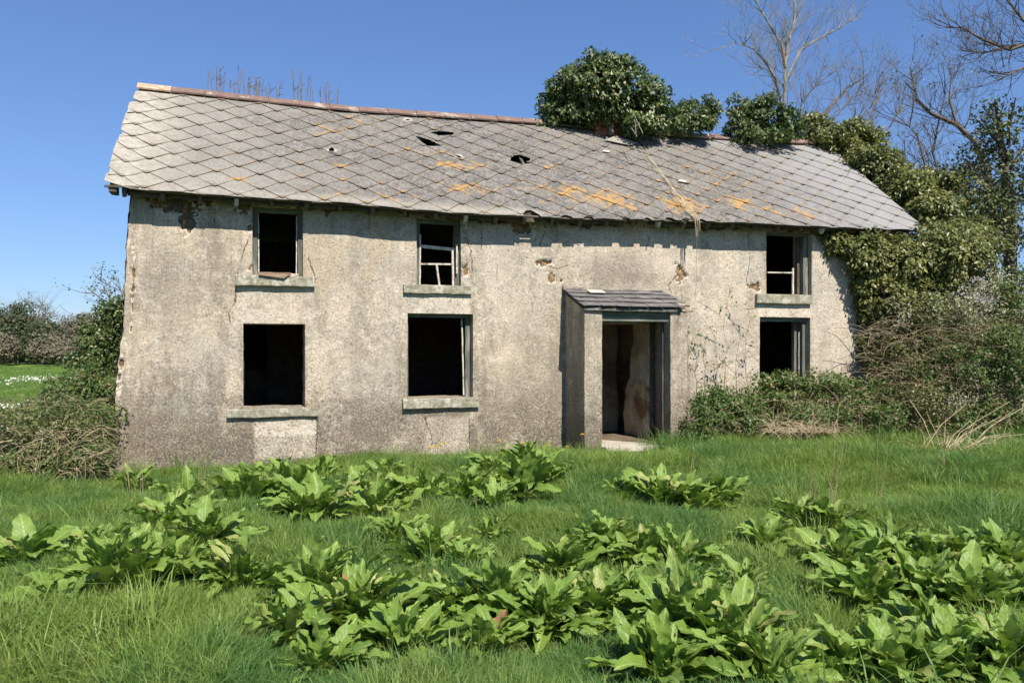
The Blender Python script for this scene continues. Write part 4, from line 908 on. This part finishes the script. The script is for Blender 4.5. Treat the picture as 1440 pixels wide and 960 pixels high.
lv = clumps([E(1345, 250, 16.3, 26, 34, .6), E(1375, 225, 16.3, 30, 30, .6), E(1375, 300, 16, 45, 50, .8), E(1400, 175, 16, 32, 40, .8), E(1425, 240, 16, 40, 50, 1.), E(1395, 290, 16, 45, 36, .9), E(1370, 320, 15.8, 40, 25, .7), E(1430, 330, 15.6, 40, 30, .8), E(1360, 270, 16.2, 20, 20, .5)], 300, .24, 30, .085, droop=.3, jit=.9)
plant('evergreen_tree', Vector((at(1425, 600, 16).x, 16, .1)), "dark evergreen tree at the right edge behind the outbuilding", "tree", lv, M['ever'], tubes(L), M['darkbark'], leafname='crown', stemname='trunk')

# outbuilding glimpsed at the right
ob = root('outbuilding', (8.9, 16.4, .1), "low stone outbuilding with mossy slate roof half hidden by scrub at the right", "shed", rz=math.radians(6))
V, F = rough_box((0, 0, -.3), (4.2, .4, 1.62), cell=.15, amp=.03, seed=41); mesh('wall', V, F, M['mortar'], ob)
hbox('rear_wall', (0, 3, -.3), (4.2, 3.3, 1.7), M['mortar'], ob); hbox('lintel', (.2, -.03, 1.62), (4.1, .38, 1.74), M['darkwood'], ob)
V = [(u, n, z) for u in (-.3, 4.4) for n, z in ((-.35, 1.78), (1.7, 3.3), (3.7, 1.78), (3.7, 1.72), (1.7, 3.22), (-.35, 1.72))]
mesh('roof', V, [(0, 1, 7, 6), (1, 2, 8, 7), (5, 11, 10, 4), (4, 10, 9, 3), (0, 6, 11, 5), (2, 3, 9, 8), (0, 5, 4, 1), (1, 4, 3, 2), (6, 7, 10, 11), (7, 8, 9, 10)], M['porchslate'], ob)

# ------------------------------------------------------------------ left side: brambles, hedge, field trees
b = [E(60, 635, 9.6, 80, 30, .7), E(120, 600, 10.1, 50, 44, .5), E(95, 560, 10.8, 55, 34, .6), E(135, 545, 11.0, 38, 34, .5), E(30, 618, 10.2, 50, 20, .6), E(-30, 640, 9.8, 50, 26, .6), E(130, 640, 9.5, 34, 24, .35)]
lv = clumps(b, 620, .14, 46, .048, droop=.2, jit=.9)
st = stems(520, lambda: at(80+rnd.uniform(-110, 75), rnd.uniform(560, 668), 9.9+rnd.uniform(-.6, .8)), 1.1, .5, .0036, up=.6, arch=.8, wig=.3)
lv2 = clumps([E(60, 600, 9.4, 90, 30, .6), E(70, 648, 9.2, 90, 18, .5)], 130, .13, 30, .05, droop=.3, jit=.9)
st2 = stems(420, lambda: at(70+rnd.uniform(-90, 85), rnd.uniform(600, 670), 9.2+rnd.uniform(-.3, .5)), 1.3, .38, .003, up=.4, arch=.9, wig=.3, bits=4)
plant('bramble_bank', at(80, 665, 9.9), "sprawling bramble bank with tangled brown canes left of the house", "bramble", lv, M['bramble'], st, M['cane'], extra=(('dry_leaves', lv2, M['scrub']), ('dry_stems', st2, M['straw'])))
b = [E(146, 480, 12.9, 30, 34, .5), E(150, 470, 13, 26, 34, .5), E(162, 440, 13, 20, 22, .4), E(140, 510, 12.6, 30, 24, .5), E(120, 505, 13, 18, 18, .4)]
lv = clumps(b, 190, .16, 50, .06, droop=.4)
plant('hedge_bush', Vector((at(150, 500, 13).x, 13, 0)), "ivy covered hedge bush tight against the left end of the house", "bush", lv, M['ivy'], stems(40, lambda: at(150+rnd.uniform(-20, 15), 500, 13), .5, .9, .01), M['twig'])
limb_tree('young_hawthorn', [(.03, [(165, 560, 0), (163, 480, 0), (160, 440, 0), (152, 415, 0), (140, 392, 0)]), (.02, [(162, 450, 0), (150, 425, 0), (132, 412, 0)]), (.02, [(163, 460, 0), (172, 420, 0), (168, 395, 0)]), (.015, [(160, 440, 0), (175, 400, 0)])], 13.6, "thin leafy hawthorn sticking out above the hedge at the left wall", Vector((at(165, 560, 13.6).x, 13.6, 0)), maxd=2, tl=.35, per=4, twr=.006, mat='twig', kids=(2, 3), leaf=('bramble', 1.4, .045))
def far_tree(px, top, wpx, Yd, mat, label, name='hedgerow_tree', bare=False, base=505):
    h = base-top; bl = [E(px, top+h*.45, Yd, wpx*.5, h*.45, wpx*.5*Yd/FPX), E(px-wpx*.2, top+h*.65, Yd, wpx*.4, h*.35, wpx*.4*Yd/FPX), E(px+wpx*.2, top+h*.7, Yd, wpx*.42, h*.33, wpx*.4*Yd/FPX)]
    bs = Vector((at(px, base, Yd).x, Yd, float(gz(at(px, base, Yd).x, Yd))-.1)); T = []; trunk = tube([bs, bs+Vector((.1, 0, .35*h*Yd/FPX)), at(px, top+h*.3, Yd)], [.22, .16, .06], 6)
    L = []
    for _ in range(10 if bare else 3): grow(L, at(px+rnd.uniform(-.2, .2)*wpx, top+h*.5, Yd), Vector((rnd.gauss(0, .5), rnd.gauss(0, .5), 1)).normalized(), h*.32*Yd/FPX, .05, 1, 3, .3, .1, None, (2, 4))
    lvf = clumps(bl, 150, .55 if not bare else .5, 70 if not bare else 34, .18 if not bare else .13, droop=.1, jit=1.)
    return plant(name, bs, label, "tree", lvf, M[mat], tubes([trunk]+L), M['twig'], leafname='crown', stemname='trunk')
far_tree(22, 425, 62, 52, 'far', "dark ivy clad tree at the left edge beyond the field")
far_tree(-25, 415, 60, 54, 'far', "half seen dark tree leaving the frame at the left horizon")
far_tree(48, 408, 70, 60, 'farb', "bare crowned tree behind the dark ivy clad one on the horizon", bare=True)
far_tree(58, 452, 44, 50, 'far', "smaller dark hedge tree right of the ivy clad one across the field")
far_tree(92, 444, 60, 52, 'farb', "brownish twiggy hedge tree in the middle of the far hedgerow", bare=True)
far_tree(128, 438, 60, 48, 'farb', "brown green hedge tree nearest the house in the far hedgerow")
far_tree(165, 445, 50, 50, 'far', "dark hedge tree mostly hidden by the left end of the house")
far_tree(0, 470, 40, 49, 'farb', "low brown shrub under the dark trees at the left horizon", name='hedgerow_shrub'); far_tree(78, 474, 50, 47, 'farb', "low pale brown shrub on the far edge of the field", name='hedgerow_shrub')
far_tree(110, 455, 60, 55, 'far', "dark green hedge tree behind the brown ones near the house"); far_tree(30, 462, 70, 55, 'farb', "wide brown hedge tree filling the gap at the left of the far hedgerow", bare=True)
far_tree(-95, 430, 120, 60, 'far', "dark hedgerow tree just outside the left edge of the view"); far_tree(-210, 440, 120, 60, 'farb', "brown hedgerow tree second outside the left edge of the view", bare=True)

# ------------------------------------------------------------------ dock plants
def dock_leaf(seed):
    r = random.Random(seed); ln = 1.0; nu, nv = 15, 7; V, rib, al = [], [], []
    wd = r.uniform(.10, .16); arch = r.uniform(.25, 1.35); cup = r.uniform(.1, .45); tw = r.uniform(-.5, .5); ph = [r.uniform(0, 6.3) for _ in range(4)]; wav = r.uniform(.018, .05); bend = r.uniform(-.15, .15); x = 0; z = 0; ang = 0
    P = []
    for i in range(nu):
        t = i/(nu-1); P.append((x, z, ang)); ang = -arch*t**1.4*1.1; x += math.cos(ang)/(nu-1); z += math.sin(ang)/(nu-1)
    for i, (x, z, ang) in enumerate(P):
        t = i/(nu-1); w = wd*max(.0, min(1, (t-.16)/.14))**.6*(max(0, 1-((max(t, .45)-.45)/.55)**2.1))**.75+.008*(1-t)+.0015
        if t > .14: w *= 1+.05*math.sin(t*40+ph[3])
        for j in range(nv):
            s = j/(nv-1)*2-1; twt = tw*t; e = abs(s)
            y = s*w; zz = cup*w*e**1.6+wav*e**2*math.sin(t*24+ph[0]+(2 if s > 0 else 0))+wav*.5*e*math.sin(t*11+ph[1])+w*.10*math.sin(t*30)*(e*(1-e))
            y2 = y*math.cos(twt)-zz*math.sin(twt); z2 = y*math.sin(twt)+zz*math.cos(twt)
            V.append((x-z2*math.sin(ang), y2+bend*t*t, z+z2*math.cos(ang))); rib.append(s*w/.13); al.append(t)
    F = [(i*nv+j, (i+1)*nv+j, (i+1)*nv+j+1, i*nv+j+1) for i in range(nu-1) for j in range(nv-1)]
    if seed % 2:                                         # insect holes and torn edges
        for _ in range(r.randint(1, 3)):
            i0, j0 = r.randint(4, nu-4), r.choice([0, 1, 4, 5]); q = [(i0, j0)]+([(i0+1, j0)] if r.random() < .4 else [])
            F = [f for f in F if (f[0]//nv, f[0] % nv) not in q]
    me = bpy.data.meshes.new('dock_leaf'); me.from_pydata(V, [], F); me.polygons.foreach_set('use_smooth', [True]*len(F))
    for k, a in (('rib', rib), ('along', al)): me.attributes.new(k, 'FLOAT', 'POINT').data.foreach_set('value', a)
    me.materials.append(M['dock']); return me
LM = [dock_leaf(s) for s in range(30)]
LM2 = []
for m0 in LM[:4]:
    m1 = m0.copy(); m1.materials.clear(); m1.materials.append(M['deaddock']); LM2.append(m1)
DOCKS = []
def dock(px, py, size, n, label, stalk=0):
    n = int(n*1.2); py += (26 if px < 400 and py < 840 else 12) if py > 745 else 8
    if px < 400 or py < 745: size *= 1.16
    rear = py < 745; n = int(n*(1.7 if rear else 2.5)); size *= 1.10 if rear else (.84 if px > 1100 else .90)
    Yd = EYE*FPX/(py-HOR)
    for _ in range(4):
        p = at(px, py, Yd); Yd = (EYE-float(gz(p.x, Yd)))*FPX/(py-HOR)
    loc = Vector((at(px, py, Yd).x, Yd, 0)); loc.z = float(gz(loc.x, Yd)); DOCKS.append((loc.x, loc.y, size))
    o = root('dock_plant', loc, label, "dock plant", "broad leaved dock plants in the grass")
    for i in range(n):
        f = i/n; a = i*2.4+rnd.uniform(-.4, .4); el = .38+1.05*(1-f)**.7+rnd.gauss(0, .22); L = size*rnd.uniform(.42, 1.05)*(.8+.25*f)
        r0 = size*.30*f*rnd.uniform(.4, 1.2); mid = rnd.random() < .0006
        ob = bpy.data.objects.new('leaf', rnd.choice(LM2) if mid else rnd.choice(LM)); COL.objects.link(ob); ob.parent = o
        ob.location = (math.cos(a)*r0, math.sin(a)*r0, .02+rnd.uniform(0, .10)*(1-f*.5)*size*2)
        ob.rotation_euler = (rnd.gauss(0, .35), -el, a); ob.scale = (L, L*rnd.uniform(.9, 1.25), L)
    if stalk:
        st = stems(stalk, lambda: (rnd.gauss(0, .05), rnd.gauss(0, .05), 0), .12, .55, .0035, up=1, arch=.1, bits=4)
        tag(mesh('dead_stalks', [tuple(v) for v in st[0]], st[1], M['cane'], o), kind='stuff')
    return o
for a in [
 (190, 690, .34, 10, "small dock at the foot of the left end of the wall", 5), (300, 690, .22, 7, "tiny dock beside dead stalks near the wall base", 6), (35, 785, .42, 20, "dock clump cut by the left edge of the view"), (75, 850, .30, 8, "low flat dock in the pale grass at lower left"),
 (165, 812, .50, 26, "large upright dock with blade leaves at the left of the lawn"), (232, 800, .42, 18, "dock with a pale yellowish leaf touching the large left one"), (290, 755, .46, 24, "bushy dock with broad shiny leaves left of centre", 5), (335, 805, .40, 18, "dock with drooping pale leaves in front of the bushy left one"),
 (350, 705, .40, 16, "dock spreading below the lower left window", 3), (405, 700, .42, 20, "dock clump right under the lower left window sill"), (440, 730, .44, 24, "wide dock with star of leaves between the lower windows"), (500, 700, .34, 14, "dock with a dead stalk near the wall between the windows", 4),
 (560, 700, .32, 14, "small dock beneath the middle window"), (600, 700, .38, 18, "dock with upright leaves below the middle window", 3), (655, 700, .38, 18, "dock between the middle window and the porch"), (730, 690, .46, 26, "tall dock against the wall left of the porch"), (765, 680, .40, 16, "dock by the yellow flowers near the porch", 2), (700, 712, .32, 12, "small dock before the tall one near the porch"),
 (560, 760, .40, 18, "dock left of the mid lawn pair", 2), (610, 790, .46, 26, "dense mid lawn dock with fan of leaves"), (650, 800, .36, 16, "dock at the right of the dense mid lawn one"),
 (445, 840, .50, 22, "dark dock behind the biggest front left clump"), (500, 885, .58, 30, "biggest dock clump in the left foreground with long flat leaves"), (415, 900, .42, 14, "dock at the front left edge of the biggest clump"), (560, 920, .44, 16, "dock with drooping leaves right of the biggest left clump"), (455, 950, .40, 14, "dock at the bottom edge below the biggest left clump"),
 (930, 712, .42, 24, "dock in front of the doorway", 2), (975, 715, .40, 18, "dock right of the one before the doorway"), (890, 700, .34, 12, "small dock near the doorstep with yellow flowers"),
 (850, 770, .46, 22, "dock of tall narrow leaves in the middle lawn"), (905, 790, .44, 22, "dock right of the tall narrow leaved one"), (955, 795, .42, 20, "dock with flat topped leaves in the middle lawn"), (785, 810, .46, 24, "dock with spiky upright leaves at the centre"), (700, 860, .44, 20, "dock left of the centre foreground group"),
 (765, 885, .48, 24, "dock in the centre foreground group with large lower leaves"), (835, 870, .44, 20, "dock right in the centre foreground group"), (690, 915, .38, 12, "dock with one big flat leaf at centre bottom"), (880, 850, .38, 14, "dock between the centre group and the tall dark one"),
 (960, 895, .56, 30, "tall dark dock right of centre in the foreground", 2), (1035, 930, .52, 26, "dock with thick stalks at the bottom right of centre", 3), (930, 955, .46, 18, "dock cut by the bottom edge right of centre"), (1085, 965, .42, 14, "pale dock cut by the bottom edge"),
 (265, 700, .34, 12, "dock at the wall foot left of the lower left window"), (385, 675, .34, 14, "rear dock touching the wall under the lower left window"), (455, 680, .36, 16, "rear dock at the wall between the left and middle windows"), (540, 668, .32, 14, "rear dock in the grass at the wall left of the middle window"), (690, 665, .36, 16, "rear dock at the wall right of the middle window"), (740, 655, .36, 18, "rearmost dock at the wall beside the dandelions"),
 (245, 745, .44, 20, "dock behind the bushy one with shiny leaves"), (130, 765, .36, 14, "lone dock behind the large blade leaved one"), (530, 730, .40, 18, "dock midway between the wall and the mid lawn docks"), (865, 690, .32, 12, "small dock left of the doorstep"), (1010, 700, .34, 14, "dock right of the doorway near the briar"), (690, 755, .34, 14, "dock in the open grass right of the mid lawn one"), (1050, 830, .34, 12, "low dock in the grass gap left of the right patch"), (630, 860, .36, 14, "low dock in the grass between the two foreground groups"),
 (1075, 770, .40, 18, "dock at the left of the big right hand patch"), (1130, 740, .46, 24, "dock at the back of the right hand patch under dead stalks", 8), (1175, 745, .42, 18, "back dock of the right patch beside the tallest stalks", 6), (1185, 800, .48, 24, "dock with curled leaves in the right hand patch"),
 (1250, 790, .50, 26, "dock topped by a pale leaf in the right hand patch"), (1305, 800, .46, 20, "dock behind the pale leaf in the right hand patch"), (1225, 860, .50, 26, "dock with a flat outstretched leaf in the right patch"), (1290, 850, .52, 28, "central dock of the right hand patch with upright leaves"),
 (1355, 800, .48, 22, "upright dock at the back right of the patch"), (1410, 800, .50, 24, "tall dock by the right edge of the view"), (1435, 860, .52, 24, "dock cut by the right edge of the view"), (1365, 865, .54, 28, "dock with large holed leaves at the right"), (1300, 915, .46, 20, "dock over dark soil at the lower right"),
 (1190, 960, .42, 16, "dock at the bottom edge left of the right patch"), (1260, 965, .46, 20, "dock at the bottom edge under the right patch"), (1340, 955, .48, 22, "dock of broad leaves at the lower right bottom edge"), (1420, 945, .50, 22, "dock filling the bottom right corner")]:
    dock(*a)
# tall dead stalks standing in the grass
for px, py, h, n, lab in ((1172, 730, .85, 5, "tall thin dead dock stalk standing in the right patch"), (1238, 715, .75, 3, "second tall dead stalk right of the first in the lawn"), (190, 705, .55, 6, "faint dead stalks before the left end of the wall"), (285, 700, .6, 6, "dead stalks before the wall under the left window"), (690, 690, .55, 2, "lone dead stalk left of the porch"), (975, 690, .5, 2, "lone dead stalk right of the doorway"), (1330, 680, .8, 4, "pale dead stalks beside the fallen tangle")):
    Yd = EYE*FPX/(py-HOR); loc = Vector((at(px, py, Yd).x, Yd, float(gz(at(px, py, Yd).x, Yd)))); st = stems(n, lambda: loc+Vector((rnd.gauss(0, .04), rnd.gauss(0, .04), 0)), .08, h, .004, up=1, arch=.05, bits=6, wig=.05)
    plant('dead_stalk', loc, lab, "dead stalk", None, None, st, M['cane'], group="dead stalks in the grass")
# dandelions
def flower(px, py, Yd, label, h=.16):
    loc = at(px, py-3, Yd-.15); g = float(gz(loc.x, loc.y)); o = root('dandelion', (loc.x, loc.y, g), label, "flower", "yellow dandelions by the house")
    hz = loc.z-g; V, F = tube([(0, 0, 0), (.01, 0, hz*.5), (0, 0, hz)], .0025, 4); mesh('stem', V, F, M['stalk'], o)
    V, F = [], []
    for r_, z_, n_ in ((.036, 0, 16), (.025, .008, 12), (.013, .013, 8)):
        for k in range(n_):
            a = 2*math.pi*k/n_+r_*50; w = .007; c, s = math.cos(a), math.sin(a); q = len(V)
            V += [(0, 0, hz+z_*.3), (c*r_*.6-s*w, s*r_*.6+c*w, hz+z_+.004), (c*r_, s*r_, hz+z_+.003), (c*r_*.6+s*w, s*r_*.6-c*w, hz+z_+.004)]; F.append((q, q+1, q+2, q+3))
    mesh('petals', V, F, M['yellow'], o)
FL = [(604, 632, 11.2, "dandelion at the left of the cluster under the middle window"), (612, 630, 11.2, "dandelion second in the cluster under the middle window"), (619, 628, 11.25, "dandelion third in the cluster under the middle window"), (625, 626, 11.3, "dandelion at the right of the cluster under the middle window"), (615, 633, 11.15, "lowest dandelion of the cluster under the middle window"),
      (702, 623, 11.3, "lone dandelion left of the porch dock"), (735, 626, 11.3, "dandelion above the tall dock by the porch"), (743, 628, 11.3, "dandelion just right of the tall dock by the porch"), (770, 629, 11.2, "dandelion midway between the tall dock and porch"), (798, 631, 11.2, "pale dandelion close left of the porch"), (819, 614, 11.0, "dandelion at the foot of the left porch pier"), (911, 675, 9.0, "dandelion in the dock before the doorway"), (888, 672, 9.1, "dandelion left in the dock before the doorway"), (927, 672, 9.2, "dandelion right in the dock before the doorway")]
for f in FL: flower(*f)

# ------------------------------------------------------------------ grass
src = bpy.data.collections.new("tuft_sources")
def tuft(seed, nb, rad, h, lean):
    r = np.random.default_rng(seed); V, F, al = [], [], []
    for b_ in range(nb):
        a = r.uniform(0, 6.28); rr = rad*math.sqrt(r.uniform()); x, y = rr*math.cos(a), rr*math.sin(a); L = h*r.uniform(.45, 1.15); la = r.uniform(0, 6.28) if r.uniform() < .5 else a; le = lean*r.uniform(.2, 1.3)
        dx, dy = math.cos(la), math.sin(la); w = r.uniform(.0018, .0038); sx, sy = -dy*w, dx*w
        ta = r.uniform(0, 6.28); sx, sy = math.cos(ta)*w, math.sin(ta)*w; k = len(V)
        for s, ww in ((0, 1), (.4, .95), (.75, .6)):
            hx = le*L*s*s; zz = L*s*(1-.25*le*s*s); V += [(x+dx*hx-sx*ww, y+dy*hx-sy*ww, zz-.01), (x+dx*hx+sx*ww, y+dy*hx+sy*ww, zz-.01)]; al += [s, s]
        V.append((x+dx*le*L*1.05, y+dy*le*L*1.05, L*(1-.35*le))); al.append(1)
        F += [(k, k+1, k+3, k+2), (k+2, k+3, k+5, k+4), (k+4, k+5, k+6)]
    me = bpy.data.meshes.new('tuft'); me.from_pydata(V, [], F); me.materials.append(M['grass']); me.attributes.new('along', 'FLOAT', 'POINT').data.foreach_set('value', al)
    o = bpy.data.objects.new('tuft_%d' % seed, me); src.objects.link(o)
for s in range(7): tuft(s, 46, .095, .175, .60+.12*s)
def scatter(name, P, S, label, rotxy=.12):
    me = bpy.data.meshes.new(name); me.vertices.add(len(P)); me.vertices.foreach_set('co', P.astype(np.float32).ravel())
    R = np.stack([rng.normal(0, rotxy, len(P)), rng.normal(0, rotxy, len(P)), rng.uniform(0, 6.28, len(P))], 1)
    me.attributes.new('rot', 'FLOAT_VECTOR', 'POINT').data.foreach_set('vector', R.astype(np.float32).ravel())
    me.attributes.new('scl', 'FLOAT_VECTOR', 'POINT').data.foreach_set('vector', S.astype(np.float32).ravel())
    o = bpy.data.objects.new(name, me); COL.objects.link(o); ng = bpy.data.node_groups.new(name, 'GeometryNodeTree')
    ng.interface.new_socket('Geometry', in_out='INPUT', socket_type='NodeSocketGeometry'); ng.interface.new_socket('Geometry', in_out='OUTPUT', socket_type='NodeSocketGeometry')
    N = ng.nodes.new; gi = N('NodeGroupInput'); go = N('NodeGroupOutput'); ip = N('GeometryNodeInstanceOnPoints'); ci = N('GeometryNodeCollectionInfo'); ci.inputs[0].default_value = src; ci.inputs[1].default_value = True; ci.inputs[2].default_value = True
    ip.inputs['Pick Instance'].default_value = True; l = ng.links.new; l(gi.outputs[0], ip.inputs['Points']); l(ci.outputs[0], ip.inputs['Instance']); l(ip.outputs[0], go.inputs[0])
    for an, so in (('rot', 'Rotation'), ('scl', 'Scale')):
        na = N('GeometryNodeInputNamedAttribute'); na.data_type = 'FLOAT_VECTOR'; na.inputs[0].default_value = an; l(na.outputs[0], ip.inputs[so])
    md = o.modifiers.new('scatter', 'NODES'); md.node_group = ng
    return tag(o, label, None, None, 'stuff')
def pts(n, y0, y1, pw, margin=1.5, side=None):
    y = y0+(y1-y0)*rng.uniform(0, 1, n)**pw; x = (rng.uniform(-1, 1, n))*(y*.68+margin)
    return x, y
def outside_house(x, y, m=.0):
    u, n = to_un(x, y); inside = (n > -.02+m) & (u > -.0) & (u < WL) & (n < HD); pz = (u > PU0+.02) & (u < PU1-.02) & (n > -PD-.02) & (n < 0)
    return ~(inside | pz)
x, y = pts(52000, 2.6, 15.5, .92); k = outside_house(x, y); u_, n_ = to_un(x, y); k &= (n_ < .1) | (u_ < -.2) | (u_ > WL); x, y = x[k], y[k]
u_, n_ = to_un(x, y); hs = np.array([mn.noise(Vector((a*.55, b*.55, 0)))+.5*mn.noise(Vector((a*1.7, b*1.7, 4))) for a, b in zip(x, y)])
sc = np.clip(1.0+1.1*hs, .45, 2.1)*rng.uniform(.75, 1.2, len(x)); sc *= 1-.35*sm(n_, -1.3, -.3)*(u_ < 6); front = (u_ > 1.9) & (u_ < 3.4)
door = np.exp(-((u_-(PI0+PI1)/2)/.55)**2-((n_+PD+.5)/.6)**2); sc *= 1-.55*door
sc *= np.where((u_ > 7), 1+.35*sm(y, 9, 12), 1)
DK = np.array(DOCKS)
for dx_, dy_, ds_ in DK: sc *= 1-.62*np.exp(-((x-dx_)**2+(y-dy_)**2)/(ds_*.62)**2)
wid = 1+.35*sm(y, 6, 13)
scatter('grass', np.stack([x, y, gz(x, y)], 1), np.stack([sc*.5+.55*wid, sc*.5+.55*wid, sc], 1), "thick green grass of the overgrown lawn before the house")
m_ = 3400; x, y = pts(m_, 2.8, 14.5, .9); k = outside_house(x, y, .3); hh = np.array([mn.noise(Vector((a*.8, b*.8, 11))) for a, b in zip(x, y)]); k &= (hh > -.02); u_, n_ = to_un(x, y); k &= ((n_ < -.4) | (u_ > WL)) ; x, y, hh = x[k], y[k], hh[k]
sc = rng.uniform(1.3, 2.0, len(x))*(1+.5*hh)
for dx_, dy_, ds_ in DK: sc *= 1-.8*np.exp(-((x-dx_)**2+(y-dy_)**2)/(ds_*.7)**2)
x, y, sc = x[sc > .8], y[sc > .8], sc[sc > .8]
scatter('long_grass', np.stack([x, y, gz(x, y)], 1), np.stack([sc*.7, sc*.7, sc], 1), "longer arching grass tufts rising out of the overgrown lawn", .2)
x = rng.uniform(-34, -3.5, 15000); y = rng.uniform(14, 46, 15000); u_, n_ = to_un(x, y); k = (x/y > -.72) & (x/y < -.48) & outside_house(x, y); x, y = x[k], y[k]
scatter('field_grass', np.stack([x, y, gz(x, y)], 1), np.tile([2.4, 2.4, .8], (len(x), 1))*rng.uniform(.6, 1.2, (len(x), 1)), "short green grass of the field behind the brambles at left")
# white flowers in the field
n = 1100; c = [(at(22, 523, 30), 2.2, 1.6), (at(38, 548, 19.5), 1.3, .5), (at(8, 600, 13.5), .8, .7), (at(60, 525, 31), 1.2, .7)]
P = []
for q, a, b_ in c: P.append(np.stack([rng.normal(q.x, a*.6, n//4), rng.normal(q.y, b_*1.6, n//4)], 1))
P = np.concatenate(P); P = np.column_stack([P, gz(P[:, 0], P[:, 1])+rng.uniform(.12, .22, n)]); V, F = leaves(P, np.tile([0, 0, 1.], (n, 1)), .055, asp=.9, droop=0., jit=.3)
tag(mesh('white_flowers', V, F, M['white']), "patch of small white flowers in the field left of the brambles", None, None, 'stuff')
